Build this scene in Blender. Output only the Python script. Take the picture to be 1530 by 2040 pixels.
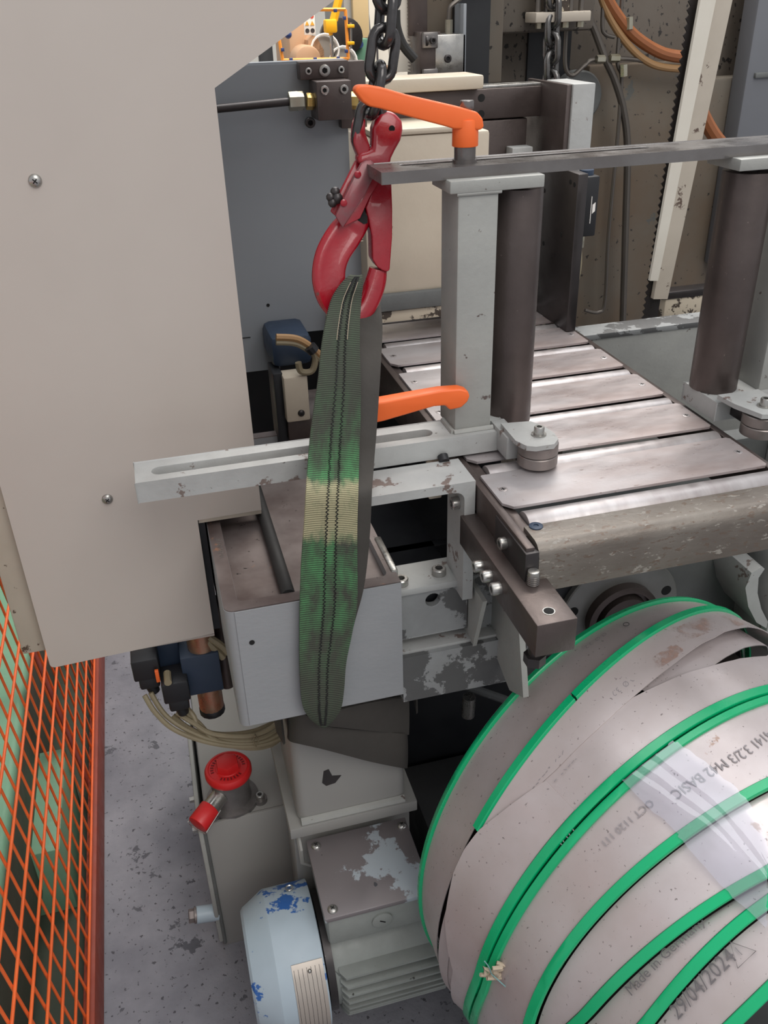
import bpy, bmesh, math, random
import numpy as np
from mathutils import Vector, Matrix
random.seed(4)
for o in list(bpy.data.objects): bpy.data.objects.remove(o)
S = bpy.context.scene
COL = S.collection
PI = math.pi

# ------------------------------------------------------------------ camera
FPX, PIT, ROL, YAW = 1760.0, math.radians(30.1), math.radians(-1.75), math.radians(-14.4)
CAM = np.array([0.0, 0.0, 1.55])
def _axes():
    cy, sy = math.cos(YAW), math.sin(YAW)
    right = np.array([cy, sy, 0]); fwd = np.array([-sy, cy, 0]); up = np.array([0, 0, 1.0])
    cp, sp = math.cos(PIT), math.sin(PIT)
    f2 = fwd*cp-up*sp; u2 = up*cp+fwd*sp
    cr, sr = math.cos(ROL), math.sin(ROL)
    return right*cr+u2*sr, u2*cr-right*sr, f2
RX, UP, FW = _axes()
MV = np.array([RX, -UP, FW])
def at(x, y, **k):
    """the place in the room that the photograph shows at a pixel, on a plane X=, Y= or Z="""
    d = MV.T @ np.array([(x-765)/FPX, (y-1020)/FPX, 1.0])
    (ax, v), = k.items(); i = 'XYZ'.index(ax)
    p = CAM+d*(v-CAM[i])/d[i]
    return Vector(p)
def proj(P):
    q = (np.asarray(P)-CAM) @ MV.T
    return np.stack([765+FPX*q[..., 0]/q[..., 2], 1020+FPX*q[..., 1]/q[..., 2]], -1)
cd = bpy.data.cameras.new('camera'); cam = bpy.data.objects.new('camera', cd); COL.objects.link(cam)
cam.matrix_world = Matrix(((RX[0], UP[0], -FW[0], 0), (RX[1], UP[1], -FW[1], 0), (RX[2], UP[2], -FW[2], 1.55), (0, 0, 0, 1)))
cd.sensor_fit = 'VERTICAL'; cd.sensor_height = 24.0; cd.lens = FPX/2040*24.0
cd.clip_start = 0.02; cd.clip_end = 60
S.camera = cam

# ------------------------------------------------------------------ light
W = bpy.data.worlds.new('hall_daylight'); S.world = W; W.use_nodes = True
bg = W.node_tree.nodes['Background']; bg.inputs[0].default_value = (0.93, 0.955, 1.0, 1); bg.inputs[1].default_value = 0.64
def area(name, loc, target, sx, sy, energy, col=(1, 1, 1)):
    l = bpy.data.lights.new(name, 'AREA'); l.shape = 'RECTANGLE'; l.size = sx; l.size_y = sy; l.energy = energy; l.color = col
    o = bpy.data.objects.new(name, l); COL.objects.link(o); o.location = loc
    o.rotation_euler = (Vector(target)-Vector(loc)).to_track_quat('-Z', 'Y').to_euler()
    return o
area('roof_skylight', (1.6, 2.6, 5.2), (0.5, 1.0, 0.8), 4.5, 6.0, 235, (0.95, 0.98, 1.0))
area('front_fill_lamp', (1.3, -2.6, 5.0), (0.4, 1.2, 0.9), 3.5, 3.5, 150, (1.0, 0.97, 0.93))  # added fill lamp behind the camera, brightens surfaces that face it
area('far_bay_fill_lamp', (1.2, 2.6, 3.6), (0.8, 3.6, 1.3), 1.5, 1.5, 75, (1.0, 0.92, 0.82))  # added fill lamp to brighten the far bay, no known window
S.view_settings.view_transform = 'Standard'; S.view_settings.look = 'None'
S.view_settings.exposure = 0.0; S.view_settings.gamma = 1.0; S.view_settings.use_curve_mapping = False

# ------------------------------------------------------------------ materials
def lin(c):
    return tuple(((v/255)/12.92 if v/255 <= .04045 else ((v/255+.055)/1.055)**2.4) for v in c)+(1.0,)
MATS = {}
def mat(name, base, rough=.5, metal=0.0, var=None, vscale=6, vamt=.5, chip=None, chip_at=.62, cscale=14, chip_metal=0.0,
        spot=None, sscale=120, spot_at=.70, bump=0.0, bscale=200, stretch=(1, 1, 1), chip2=None, chip2_at=.66, c2scale=9, coat=0.0, coord='Object', alpha=1.0):
    """painted or bare surface: base colour with cloudy variation, flaked patches, fine dark spots and slight relief"""
    m = bpy.data.materials.new(name); m.use_nodes = True; nt = m.node_tree; N = nt.nodes; L = nt.links
    b = N['Principled BSDF']; b.inputs['Roughness'].default_value = rough; b.inputs['Metallic'].default_value = metal
    b.inputs['Coat Weight'].default_value = coat
    tc = N.new('ShaderNodeTexCoord'); mp = N.new('ShaderNodeMapping'); mp.inputs['Scale'].default_value = stretch
    L.new(tc.outputs[coord], mp.inputs[0])
    def noise(scale, det=5, r=.6, off=0.0):
        n = N.new('ShaderNodeTexNoise'); n.inputs['Scale'].default_value = scale; n.inputs['Detail'].default_value = det; n.inputs['Roughness'].default_value = r
        if off:
            a = N.new('ShaderNodeVectorMath'); a.operation = 'ADD'; a.inputs[1].default_value = (off, off*.7, off*1.3)
            L.new(mp.outputs[0], a.inputs[0]); L.new(a.outputs[0], n.inputs['Vector'])
        else: L.new(mp.outputs[0], n.inputs['Vector'])
        return n.outputs['Fac']
    def ramp(src, a, c):
        r = N.new('ShaderNodeMapRange'); r.inputs[1].default_value = a; r.inputs[2].default_value = c; L.new(src, r.inputs[0]); return r.outputs[0]
    def mix(fac, c1, c2):
        x = N.new('ShaderNodeMix'); x.data_type = 'RGBA'
        L.new(fac, x.inputs[0])
        for s, c in ((x.inputs[6], c1), (x.inputs[7], c2)):
            if isinstance(c, tuple): s.default_value = c
            else: L.new(c, s)
        return x.outputs[2]
    col = lin(base)
    if var:
        mm = N.new('ShaderNodeMath'); mm.operation = 'MULTIPLY'; mm.inputs[1].default_value = vamt
        L.new(ramp(noise(vscale), .35, .68), mm.inputs[0]); col = mix(mm.outputs[0], col, lin(var))
    cf = None
    if chip:
        cf = ramp(noise(cscale, 9, .68, 3.1), chip_at, chip_at+.018); col = mix(cf, col, lin(chip))
    if chip2:
        c2 = ramp(noise(c2scale, 9, .7, 7.7), chip2_at, chip2_at+.02); col = mix(c2, col, lin(chip2))
    if spot:
        col = mix(ramp(noise(sscale, 3, .55, 1.7), spot_at, spot_at+.03), col, lin(spot))
    if isinstance(col, tuple): b.inputs['Base Color'].default_value = col
    else: L.new(col, b.inputs['Base Color'])
    if cf is not None and chip_metal != metal:
        r = N.new('ShaderNodeMapRange'); r.inputs[3].default_value = metal; r.inputs[4].default_value = chip_metal; L.new(cf, r.inputs[0]); L.new(r.outputs[0], b.inputs['Metallic'])
    rr = N.new('ShaderNodeMapRange'); rr.inputs[1].default_value = .3; rr.inputs[2].default_value = .7
    rr.inputs[3].default_value = max(.04, rough-.10); rr.inputs[4].default_value = min(1, rough+.12)
    L.new(noise(vscale*2.3, 4, .6, 5.0), rr.inputs[0]); L.new(rr.outputs[0], b.inputs['Roughness'])
    if bump:
        bp = N.new('ShaderNodeBump'); bp.inputs['Strength'].default_value = bump; bp.inputs['Distance'].default_value = .002
        L.new(noise(bscale, 4, .6, 9.0), bp.inputs['Height']); L.new(bp.outputs[0], b.inputs['Normal'])
    if alpha < 1: b.inputs['Alpha'].default_value = alpha
    MATS[name] = m
    return m

mat('beige_panel', (188, 179, 171), .45, var=(178, 168, 160), vscale=3, spot=(110, 100, 95), sscale=60, spot_at=.80)
mat('beige_worn', (186, 176, 162), .5, var=(165, 154, 140), vscale=9, chip=(92, 74, 64), chip_at=.60, cscale=22)
mat('beige_cast', (198, 186, 168), .5, var=(180, 166, 148), vscale=8, chip=(110, 92, 76), chip_at=.69, cscale=30, bump=.2, bscale=90)
mat('cream_chipped', (200, 188, 168), .55, chip=(70, 60, 52), chip_at=.54, cscale=24, bump=.2)
mat('grey_sheet', (138, 142, 147), .42, var=(130, 134, 139), vscale=3, spot=(80, 82, 86), sscale=50, spot_at=.80)
mat('grey_cover', (112, 114, 119), .5, var=(98, 99, 103), vscale=3)
mat('grey_paint', (172, 173, 171), .5, var=(140, 138, 136), vscale=9, vamt=.6, chip=(112, 98, 92), chip_at=.60, cscale=22, spot=(84, 76, 72), sscale=90, spot_at=.72, bump=.25, bscale=110)
mat('grey_post', (158, 158, 153), .5, var=(130, 130, 128), vscale=10, spot=(92, 80, 76), sscale=55, spot_at=.70, bump=.25, bscale=120)
mat('grey_beam', (144, 145, 147), .55, var=(134, 137, 140), vscale=9, stretch=(1, 1, 2), spot=(70, 66, 64), sscale=40, spot_at=.77, bump=.2, bscale=90)
mat('grey_flaked', (142, 144, 144), .55, chip=(84, 84, 84), chip_at=.50, cscale=13, var=(120, 120, 120), vscale=20, bump=.3, bscale=90)
mat('grey_dirty', (104, 106, 105), .6, var=(70, 70, 68), vscale=8, chip=(140, 142, 140), chip_at=.66, cscale=18, bump=.2)
mat('grey_tank', (142, 140, 136), .5, var=(138, 137, 134), vscale=4, spot=(90, 88, 85), sscale=40, spot_at=.79)
mat('brown_steel', (92, 82, 79), .38, .55, var=(66, 57, 54), vscale=12, spot=(120, 108, 102), sscale=140, spot_at=.72, bump=.1)
mat('roller_worn', (142, 134, 130), .38, .65, var=(104, 92, 88), vscale=20, spot=(170, 164, 160), sscale=90, spot_at=.72)
mat('dark_steel', (70, 66, 66), .35, .6, var=(46, 43, 43), vscale=10, spot=(110, 104, 100), sscale=160, spot_at=.74)
mat('rust_floor_steel', (84, 71, 68), .42, .35, var=(146, 137, 134), vscale=6, vamt=.75, chip=(136, 100, 80), chip_at=.60, cscale=9, spot=(44, 38, 37), sscale=90, spot_at=.68)
mat('table_plate', (192, 187, 188), .34, .5, var=(140, 112, 102), vscale=5, vamt=.55, stretch=(1, 2.2, 1), spot=(150, 136, 132), sscale=70, spot_at=.68, bump=.08)
mat('roller_steel', (182, 177, 177), .42, .6, var=(130, 116, 112), vscale=26, vamt=.6, stretch=(1, .3, .3), spot=(100, 92, 90), sscale=120, spot_at=.74)
mat('worn_beam', (124, 117, 109), .40, .40, var=(84, 73, 66), vscale=6, vamt=.95, stretch=(.6, 1, 1.6), chip=(134, 128, 120), chip_at=.60, cscale=95, spot=(104, 90, 80), sscale=150, spot_at=.60, bump=.3, bscale=100)
mat('tie_bar_steel', (128, 124, 122), .27, .75, var=(86, 78, 74), vscale=9, bump=.05)
mat('bright_steel', (178, 176, 172), .28, .85, var=(140, 136, 130), vscale=30)
mat('zinc', (176, 172, 158), .3, .8, var=(150, 142, 110), vscale=22)
mat('brass', (188, 160, 96), .3, .8)
mat('chain_steel', (86, 84, 84), .24, .75, var=(44, 42, 42), vscale=30, spot=(150, 148, 146), sscale=90, spot_at=.74)
mat('chain_steel_far', (120, 118, 116), .28, .85, var=(70, 68, 68), vscale=30)
mat('hook_red', (158, 14, 32), .28, 0, var=(122, 12, 28), vscale=16, chip=(104, 60, 62), chip_at=.645, cscale=45, coat=.35, bump=.12, bscale=120)
mat('hook_worn', (132, 44, 54), .36, .2, var=(104, 78, 78), vscale=30, vamt=.9, coat=.2)
mat('lever_orange', (240, 108, 44), .42, 0, var=(232, 98, 38), vscale=20, spot=(150, 70, 40), sscale=60, spot_at=.80)
mat('fence_orange', (242, 108, 50), .45, 0, var=(205, 78, 30), vscale=18)
mat('fence_rail_shaded', (150, 62, 40), .55, 0, var=(120, 50, 36), vscale=12)  # fence orange darkened to red-brown for the shade on the bottom rail
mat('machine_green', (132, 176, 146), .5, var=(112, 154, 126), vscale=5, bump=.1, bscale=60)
mat('machine_green_dark', (74, 82, 68), .6, var=(60, 66, 54), vscale=5)  # green darkened for the shade in the fence gap, and for dirt
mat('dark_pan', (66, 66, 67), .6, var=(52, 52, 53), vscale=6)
mat('flange_steel', (136, 136, 133), .4, .35, var=(104, 102, 98), vscale=12, bump=.1)
mat('cap_mark', (110, 16, 20), .6)
mat('black_paint_shade', (24, 25, 28), .5, 0, var=(36, 37, 42), vscale=6)  # black paint; also the shade colour of dark gaps and interior sheets
mat('black_plastic', (30, 30, 33), .45)
mat('black_rubber', (26, 25, 25), .6)
mat('hole_black', (10, 10, 10), .8)
mat('valve_blue', (44, 58, 78), .5, var=(38, 50, 66), vscale=12)
mat('valve_tube', (170, 152, 128), .3, .7, var=(190, 96, 70), vscale=18, vamt=.8)
mat('cable_beige', (150, 138, 112), .5, var=(126, 114, 92), vscale=30)
mat('cap_red', (205, 34, 36), .42, var=(190, 28, 32), vscale=20, spot=(120, 20, 24), sscale=60, spot_at=.76)
mat('cast_alu', (132, 128, 126), .45, .6, var=(86, 82, 80), vscale=26, bump=.2)
mat('motor_grey', (142, 146, 142), .5, var=(112, 114, 110), vscale=12, spot=(66, 66, 62), sscale=50, spot_at=.72, bump=.15)
mat('motor_cover', (168, 182, 192), .45, var=(148, 160, 168), vscale=6, chip=(44, 92, 158), chip_at=.585, cscale=14, spot=(88, 92, 96), sscale=60, spot_at=.77)
mat('lid_flaked', (166, 174, 180), .45, 0, chip=(134, 127, 128), chip_at=.475, cscale=8, chip_metal=.4, spot=(84, 84, 88), sscale=60, spot_at=.72)
mat('plate_foil', (186, 176, 166), .35, .5)
mat('ink', (62, 58, 60), .6)
mat('ink_mid', (104, 98, 100), .6)
mat('ink_faint', (142, 135, 137), .6)
mat('blade_steel', (194, 184, 184), .36, .35, var=(172, 158, 154), vscale=6, vamt=.7, chip=(168, 140, 126), chip_at=.66, cscale=9, spot=(128, 118, 116), sscale=210, spot_at=.675, bump=.04)
mat('blade_steel_shaded', (60, 52, 50), .5, .5)  # steel of the inner loops, darkened for the shade in the gaps
mat('guard_green', (10, 168, 110), .24, 0, var=(6, 156, 98), vscale=10)
mat('concrete', (138, 137, 143), .75, var=(98, 98, 106), vscale=5, vamt=.8, chip=(82, 82, 88), chip_at=.62, cscale=15, spot=(72, 71, 76), sscale=95, spot_at=.635, bump=.7, bscale=95)
mat('pitted_iron', (100, 93, 85), .6, .1, var=(88, 76, 64), vscale=5, spot=(38, 34, 31), sscale=75, spot_at=.615, stretch=(1.2, 1, .8), bump=.3, bscale=40)
mat('stained_iron', (102, 95, 85), .6, .1, var=(98, 77, 56), vscale=3.2, vamt=.8, spot=(44, 40, 36), sscale=60, spot_at=.67, chip=(84, 84, 80), chip_at=.66, cscale=7)
mat('hose_brown', (146, 88, 50), .45, var=(128, 78, 46), vscale=12)
mat('hose_tan', (158, 122, 82), .5)
mat('pipe_grey', (104, 98, 92), .4, .6)
mat('white_paint', (216, 210, 198), .5, var=(200, 192, 178), vscale=8)
mat('far_wall', (210, 206, 196), .7)
mat('far_brown', (196, 158, 124), .5, var=(180, 140, 108), vscale=5)
mat('far_orange', (255, 160, 60), .5)
mat('far_yellow', (255, 190, 30), .5)
mat('far_grey', (150, 146, 140), .6)
mat('far_green', (86, 128, 104), .5)
mat('far_beige', (214, 186, 140), .6)
mat('sign_white', (240, 236, 230), .5)
mat('sign_red', (214, 70, 50), .5)
mat('sign_yellow', (230, 170, 60), .5)
mat('sign_blue', (52, 70, 120), .5)
mat('wood', (170, 128, 92), .6, var=(140, 102, 70), vscale=12, stretch=(1, 8, 8))
mat('twine', (176, 160, 140), .9)
mat('twine_blue', (120, 160, 160), .8)
mat('sling_dark', (66, 62, 58), .85, var=(54, 52, 48), vscale=9, bump=.2, bscale=160)
# clear film
def film_mat():
    m = bpy.data.materials.new('clear_film'); m.use_nodes = True; N = m.node_tree.nodes; L = m.node_tree.links
    for n in list(N):
        if n.type == 'BSDF_PRINCIPLED': N.remove(n)
    t = N.new('ShaderNodeBsdfTransparent'); t.inputs[0].default_value = (.94, .95, 1, 1)
    d = N.new('ShaderNodeBsdfDiffuse'); d.inputs[0].default_value = (.72, .74, .84, 1)
    g = N.new('ShaderNodeBsdfGlossy'); g.inputs[1].default_value = .08
    m1 = N.new('ShaderNodeMixShader'); m1.inputs[0].default_value = .13; m2 = N.new('ShaderNodeMixShader')
    lw = N.new('ShaderNodeLayerWeight'); lw.inputs[0].default_value = .35
    mr = N.new('ShaderNodeMapRange'); mr.inputs[3].default_value = .05; mr.inputs[4].default_value = .45; L.new(lw.outputs['Fresnel'], mr.inputs[0])
    L.new(t.outputs[0], m1.inputs[1]); L.new(d.outputs[0], m1.inputs[2]); L.new(mr.outputs[0], m2.inputs[0]); L.new(m1.outputs[0], m2.inputs[1]); L.new(g.outputs[0], m2.inputs[2])
    L.new(m2.outputs[0], N['Material Output'].inputs[0])
    MATS['clear_film'] = m
film_mat()
# woven green sling: UV u across 0..1, v = metres along
def sling_mat():
    m = bpy.data.materials.new('sling_green'); m.use_nodes = True; N = m.node_tree.nodes; L = m.node_tree.links; b = N['Principled BSDF']
    b.inputs['Roughness'].default_value = .85
    tc = N.new('ShaderNodeTexCoord'); sp = N.new('ShaderNodeSeparateXYZ'); L.new(tc.outputs['UV'], sp.inputs[0])
    def math_(op, a, c=None, v=None):
        n = N.new('ShaderNodeMath'); n.operation = op; L.new(a, n.inputs[0])
        if c is not None: L.new(c, n.inputs[1])
        elif v is not None: n.inputs[1].default_value = v
        return n.outputs[0]
    rib = math_('SINE', math_('MULTIPLY', sp.outputs[1], v=2*PI/.0023))
    rib01 = math_('ADD', math_('MULTIPLY', rib, v=.5), v=.5)  # also drives colour: rib crests lightened as highlights, grooves darkened
    def noise(scale, off, det=6):
        mp = N.new('ShaderNodeMapping'); mp.inputs['Scale'].default_value = (.9, 5.5, 1); mp.inputs['Location'].default_value = (off, off*2, 0); L.new(tc.outputs['UV'], mp.inputs[0])
        n = N.new('ShaderNodeTexNoise'); n.inputs['Scale'].default_value = scale; n.inputs['Detail'].default_value = det; n.inputs['Roughness'].default_value = .65; L.new(mp.outputs[0], n.inputs['Vector']); return n.outputs['Fac']
    def rng(src, a, c, lo=0, hi=1):
        r = N.new('ShaderNodeMapRange'); r.inputs[1].default_value = a; r.inputs[2].default_value = c; r.inputs[3].default_value = lo; r.inputs[4].default_value = hi; L.new(src, r.inputs[0]); return r.outputs[0]
    def mix(f, a, c):
        x = N.new('ShaderNodeMix'); x.data_type = 'RGBA'; L.new(f, x.inputs[0])
        for s, v in ((x.inputs[6], a), (x.inputs[7], c)):
            if isinstance(v, tuple): s.default_value = v
            else: L.new(v, s)
        return x.outputs[2]
    clean = rng(noise(3.2, 1.3, 9), .40, .66)
    v = sp.outputs[1]
    mid = math_('MULTIPLY', rng(v, .13, .24), rng(v, .50, .40))           # rubbed clean in the middle length
    green = mix(rib01, lin((40, 54, 41)), lin((94, 164, 104)))
    dirt = mix(rib01, lin((48, 47, 42)), lin((78, 84, 70)))
    col = mix(math_('MULTIPLY', clean, math_('ADD', mid, v=.10)), dirt, green)
    # pale worn patch
    pm = math_('MULTIPLY', rng(math_('ADD', v, math_('MULTIPLY', noise(7, 4.4), v=.03)), .262, .272), rng(math_('ADD', v, math_('MULTIPLY', noise(7, 2.2), v=.04)), .350, .335))
    col = mix(math_('MULTIPLY', pm, rng(noise(9, 6.1), .3, .5, .55, 1)), col, mix(rib01, lin((96, 92, 70)), lin((196, 188, 150))))
    L.new(col, b.inputs['Base Color'])
    bp = N.new('ShaderNodeBump'); bp.inputs['Strength'].default_value = .8; bp.inputs['Distance'].default_value = .0008; L.new(rib01, bp.inputs['Height']); L.new(bp.outputs[0], b.inputs['Normal'])
    MATS['sling_green'] = m
sling_mat()

# ------------------------------------------------------------------ geometry helpers
class B:
    def __init__(s): s.bm = bmesh.new()
    def _merge(s, t):
        bmesh.ops.recalc_face_normals(t, faces=t.faces)
        me = bpy.data.meshes.new('t'); t.to_mesh(me); t.free(); s.bm.from_mesh(me); bpy.data.meshes.remove(me); return s
    def box(s, x0, x1, y0, y1, z0, z1, bev=0.0, seg=2, rot=None):
        t = bmesh.new(); bmesh.ops.create_cube(t, size=1)
        M_ = Matrix.Translation(((x0+x1)/2, (y0+y1)/2, (z0+z1)/2)) @ (rot.to_4x4() if rot else Matrix()) @ Matrix.Diagonal((abs(x1-x0), abs(y1-y0), abs(z1-z0), 1))
        bmesh.ops.transform(t, matrix=M_, verts=t.verts)
        if bev: bmesh.ops.bevel(t, geom=t.edges[:], offset=bev, segments=seg, affect='EDGES', profile=.5)
        return s._merge(t)
    def cyl(s, p0, p1, r, r2=None, seg=24, bev=0.0):
        p0, p1 = Vector(p0), Vector(p1); d = p1-p0; t = bmesh.new()
        bmesh.ops.create_cone(t, cap_ends=True, segments=seg, radius1=r, radius2=r if r2 is None else r2, depth=d.length)
        if bev:
            es = [e for e in t.edges if len(e.link_faces) == 2 and any(len(f.verts) > 4 for f in e.link_faces)]
            bmesh.ops.bevel(t, geom=es, offset=bev, segments=2, affect='EDGES', profile=.5)
        bmesh.ops.transform(t, matrix=Matrix.Translation((p0+p1)/2) @ d.to_track_quat('Z', 'Y').to_matrix().to_4x4(), verts=t.verts)
        return s._merge(t)
    def sph(s, c, r, sc=(1, 1, 1), seg=16):
        t = bmesh.new(); bmesh.ops.create_uvsphere(t, u_segments=seg, v_segments=seg//2, radius=r)
        bmesh.ops.transform(t, matrix=Matrix.Translation(c) @ Matrix.Diagonal((*sc, 1)), verts=t.verts); return s._merge(t)
    def prism(s, poly, axis, a0, a1, bev=0.0, holes=(), seg=2):
        f = {'x': lambda u, v, a: (a, u, v), 'y': lambda u, v, a: (u, a, v), 'z': lambda u, v, a: (u, v, a)}[axis]
        t = bmesh.new(); loops = [poly]+list(holes); edges = []; rings = []
        for lp in loops:
            v0 = [t.verts.new(f(u, v, a0)) for u, v in lp]; v1 = [t.verts.new(f(u, v, a1)) for u, v in lp]; rings.append((v0, v1)); n = len(lp)
            for i in range(n):
                t.faces.new((v0[i], v0[(i+1) % n], v1[(i+1) % n], v1[i]))
        if not holes:
            t.faces.new(rings[0][0][::-1]); t.faces.new(rings[0][1])
        else:
            for k in (0, 1):
                es = []
                for r in rings:
                    n = len(r[k])
                    for i in range(n): es.append(t.edges.get((r[k][i], r[k][(i+1) % n])))
                bmesh.ops.triangle_fill(t, use_beauty=True, use_dissolve=False, edges=es)
        if bev:
            es = [e for e in t.edges if len(e.link_faces) == 2 and e.calc_face_angle(0) > .35]
            bmesh.ops.bevel(t, geom=es, offset=bev, segments=seg, affect='EDGES', profile=.5, clamp_overlap=True)
        return s._merge(t)
    def tube(s, pts, r, seg=10, closed=False, sub=0, cap=True):
        pts = [Vector(p) for p in pts]
        if sub: pts = smooth(pts, sub, closed)
        rr = r if hasattr(r, '__len__') else [r]*len(pts)
        t = bmesh.new(); n = len(pts); rings = []; nrm = None
        for i, p in enumerate(pts):
            a = pts[i-1] if (i or closed) else p; c = pts[(i+1) % n] if (i < n-1 or closed) else p
            d = (c-a).normalized()
            if nrm is None: nrm = d.orthogonal().normalized()
            else: nrm = (nrm-d*nrm.dot(d)).normalized()
            bi = d.cross(nrm)
            rings.append([t.verts.new(p+(nrm*math.cos(2*PI*k/seg)+bi*math.sin(2*PI*k/seg))*rr[i]) for k in range(seg)])
        m = n if closed else n-1
        off = 0
        if closed:  # match the seam
            a0 = rings[-1][0].co; off = min(range(seg), key=lambda k: (rings[0][k].co-a0).length)
        for i in range(m):
            A = rings[i]; C_ = rings[(i+1) % n]; o = off if (closed and i == n-1) else 0
            for k in range(seg): t.faces.new((A[k], A[(k+1) % seg], C_[(k+1+o) % seg], C_[(k+o) % seg]))
        if not closed and cap: t.faces.new(rings[0][::-1]); t.faces.new(rings[-1])
        return s._merge(t)
    def lathe(s, prof, org, ax, seg=40):
        """prof: (distance along axis, radius)"""
        org = Vector(org); ax = Vector(ax).normalized(); u = ax.orthogonal().normalized(); v = ax.cross(u); t = bmesh.new(); rings = []
        for d, r in prof: rings.append([t.verts.new(org+ax*d+(u*math.cos(2*PI*k/seg)+v*math.sin(2*PI*k/seg))*max(r, 1e-5)) for k in range(seg)])
        for A, C_ in zip(rings, rings[1:]):
            for k in range(seg): t.faces.new((A[k], A[(k+1) % seg], C_[(k+1) % seg], C_[k]))
        t.faces.new(rings[0][::-1]); t.faces.new(rings[-1]); return s._merge(t)
    def grid(s, P, thick=None, uv=None):
        """P[i][j] points -> sheet; thick = list of offset vectors for the back side"""
        t = bmesh.new(); V = [[t.verts.new(p) for p in row] for row in P]; n, m = len(P), len(P[0])
        for i in range(n-1):
            for j in range(m-1): t.faces.new((V[i][j], V[i][j+1], V[i+1][j+1], V[i+1][j]))
        if thick:
            U = [[t.verts.new(Vector(P[i][j])+Vector(thick[i][j])) for j in range(m)] for i in range(n)]
            for i in range(n-1):
                for j in range(m-1): t.faces.new((U[i][j], U[i+1][j], U[i+1][j+1], U[i][j+1]))
            for i in range(n-1):
                t.faces.new((V[i][0], V[i+1][0], U[i+1][0], U[i][0])); t.faces.new((V[i][-1], U[i][-1], U[i+1][-1], V[i+1][-1]))
            for j in range(m-1):
                t.faces.new((V[0][j], U[0][j], U[0][j+1], V[0][j+1])); t.faces.new((V[-1][j], V[-1][j+1], U[-1][j+1], U[-1][j]))
        return s._merge(t)
def smooth(pts, sub, closed=False):
    out = []; n = len(pts)
    for i in range(n if closed else n-1):
        p0 = pts[i-1] if (i or closed) else pts[0]; p1 = pts[i]; p2 = pts[(i+1) % n]; p3 = pts[(i+2) % n] if (i+2 < n or closed) else pts[-1]
        for k in range(sub):
            t = k/sub
            out.append(.5*((2*p1)+(p2-p0)*t+(2*p0-5*p1+4*p2-p3)*t*t+(3*p1-p0-3*p2+p3)*t**3))
    if not closed: out.append(pts[-1])
    return out
def thing(name, label, cat, loc=(0, 0, 0), group=None):
    o = bpy.data.objects.new(name, None); COL.objects.link(o); o.location = loc; o.empty_display_size = .05
    o['label'] = label; o['category'] = cat
    if group: o['group'] = group
    return o
def wloc(o):
    v = Vector(o.location)
    while o.parent: o = o.parent; v += Vector(o.location)
    return v
def part(name, b, m, parent=None, label=None, kind=None, sharp=35):
    me = bpy.data.meshes.new(name)
    b.bm.to_mesh(me); b.bm.free()
    o = bpy.data.objects.new(name, me); COL.objects.link(o)
    if parent is not None:
        me.transform(Matrix.Translation(-wloc(parent))); o.parent = parent
    for p in me.polygons: p.use_smooth = True
    me.set_sharp_from_angle(angle=math.radians(sharp))
    me.materials.append(MATS[m] if isinstance(m, str) else m)
    if label: o['label'] = label
    if kind: o['kind'] = kind
    return o
def solo(name, b, m, label, cat, group=None, **k):
    o = part(name, b, m, **k); o['label'] = label; o['category'] = cat
    if group: o['group'] = group
    return o
def struct(name, b, m, parent=None):
    o = part(name, b, m, parent); o['kind'] = 'structure'; return o
def dup(o, parent, d=(0, 0, 0), rot=None):
    c = o.copy(); COL.objects.link(c); c.parent = parent; c.location = Vector(o.location)+Vector(d)
    if rot is not None: c.rotation_euler = rot
    return c
def rrect(x0, x1, y0, y1, r, n=5):
    out = []
    for cx, cy, a in ((x1-r, y1-r, 0), (x0+r, y1-r, 90), (x0+r, y0+r, 180), (x1-r, y0+r, 270)):
        for k in range(n+1):
            t = math.radians(a+90*k/n); out.append((cx+r*math.cos(t), cy+r*math.sin(t)))
    return out
def circle2(cx, cy, r, n=20): return [(cx+r*math.cos(2*PI*k/n), cy+r*math.sin(2*PI*k/n)) for k in range(n)]
def socket(parent, p, d, r=.0065, h=.008, m='bright_steel', name='socket_screw', washer=False):
    """cap head screw: knurled head with a hexagonal recess; d points out of the surface"""
    p = Vector(p); d = Vector(d).normalized(); b = B()
    b.lathe([(0, r), (h*.86, r), (h, r*.88), (h, r*.52), (h*.45, r*.50)], p, d, 20)
    o = part(name, b, m, parent)
    part('socket', B().cyl(p+d*h*.42, p+d*h*.50, r*.50, seg=6), 'hole_black', o)
    return o
def pan_screw(parent, p, d, r=.008, m='bright_steel', name='screw'):
    p = Vector(p); d = Vector(d).normalized(); b = B()
    b.lathe([(0, r), (r*.25, r*.97), (r*.5, r*.75), (r*.62, r*.35), (r*.63, .0)], p, d, 20); o = part(name, b, m, parent)
    u = d.orthogonal().normalized(); v = d.cross(u); c = B()
    for w in (u, v): c.tube([p+d*r*.60-w*r*.42, p+d*r*.68, p+d*r*.60+w*r*.42], r*.10, 6)
    part('cross_recess', c, 'hole_black', o); return o
def text_polys(txt, size):
    cu = bpy.data.curves.new('t', 'FONT'); cu.body = txt; cu.size = size; cu.resolution_u = 2
    o = bpy.data.objects.new('t', cu); COL.objects.link(o)
    dg = bpy.context.evaluated_depsgraph_get(); me = o.evaluated_get(dg).to_mesh()
    V = [tuple(v.co) for v in me.vertices]; F = [tuple(p.vertices) for p in me.polygons]
    o.evaluated_get(dg).to_mesh_clear(); bpy.data.objects.remove(o); bpy.data.curves.remove(cu)
    return V, F
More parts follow.
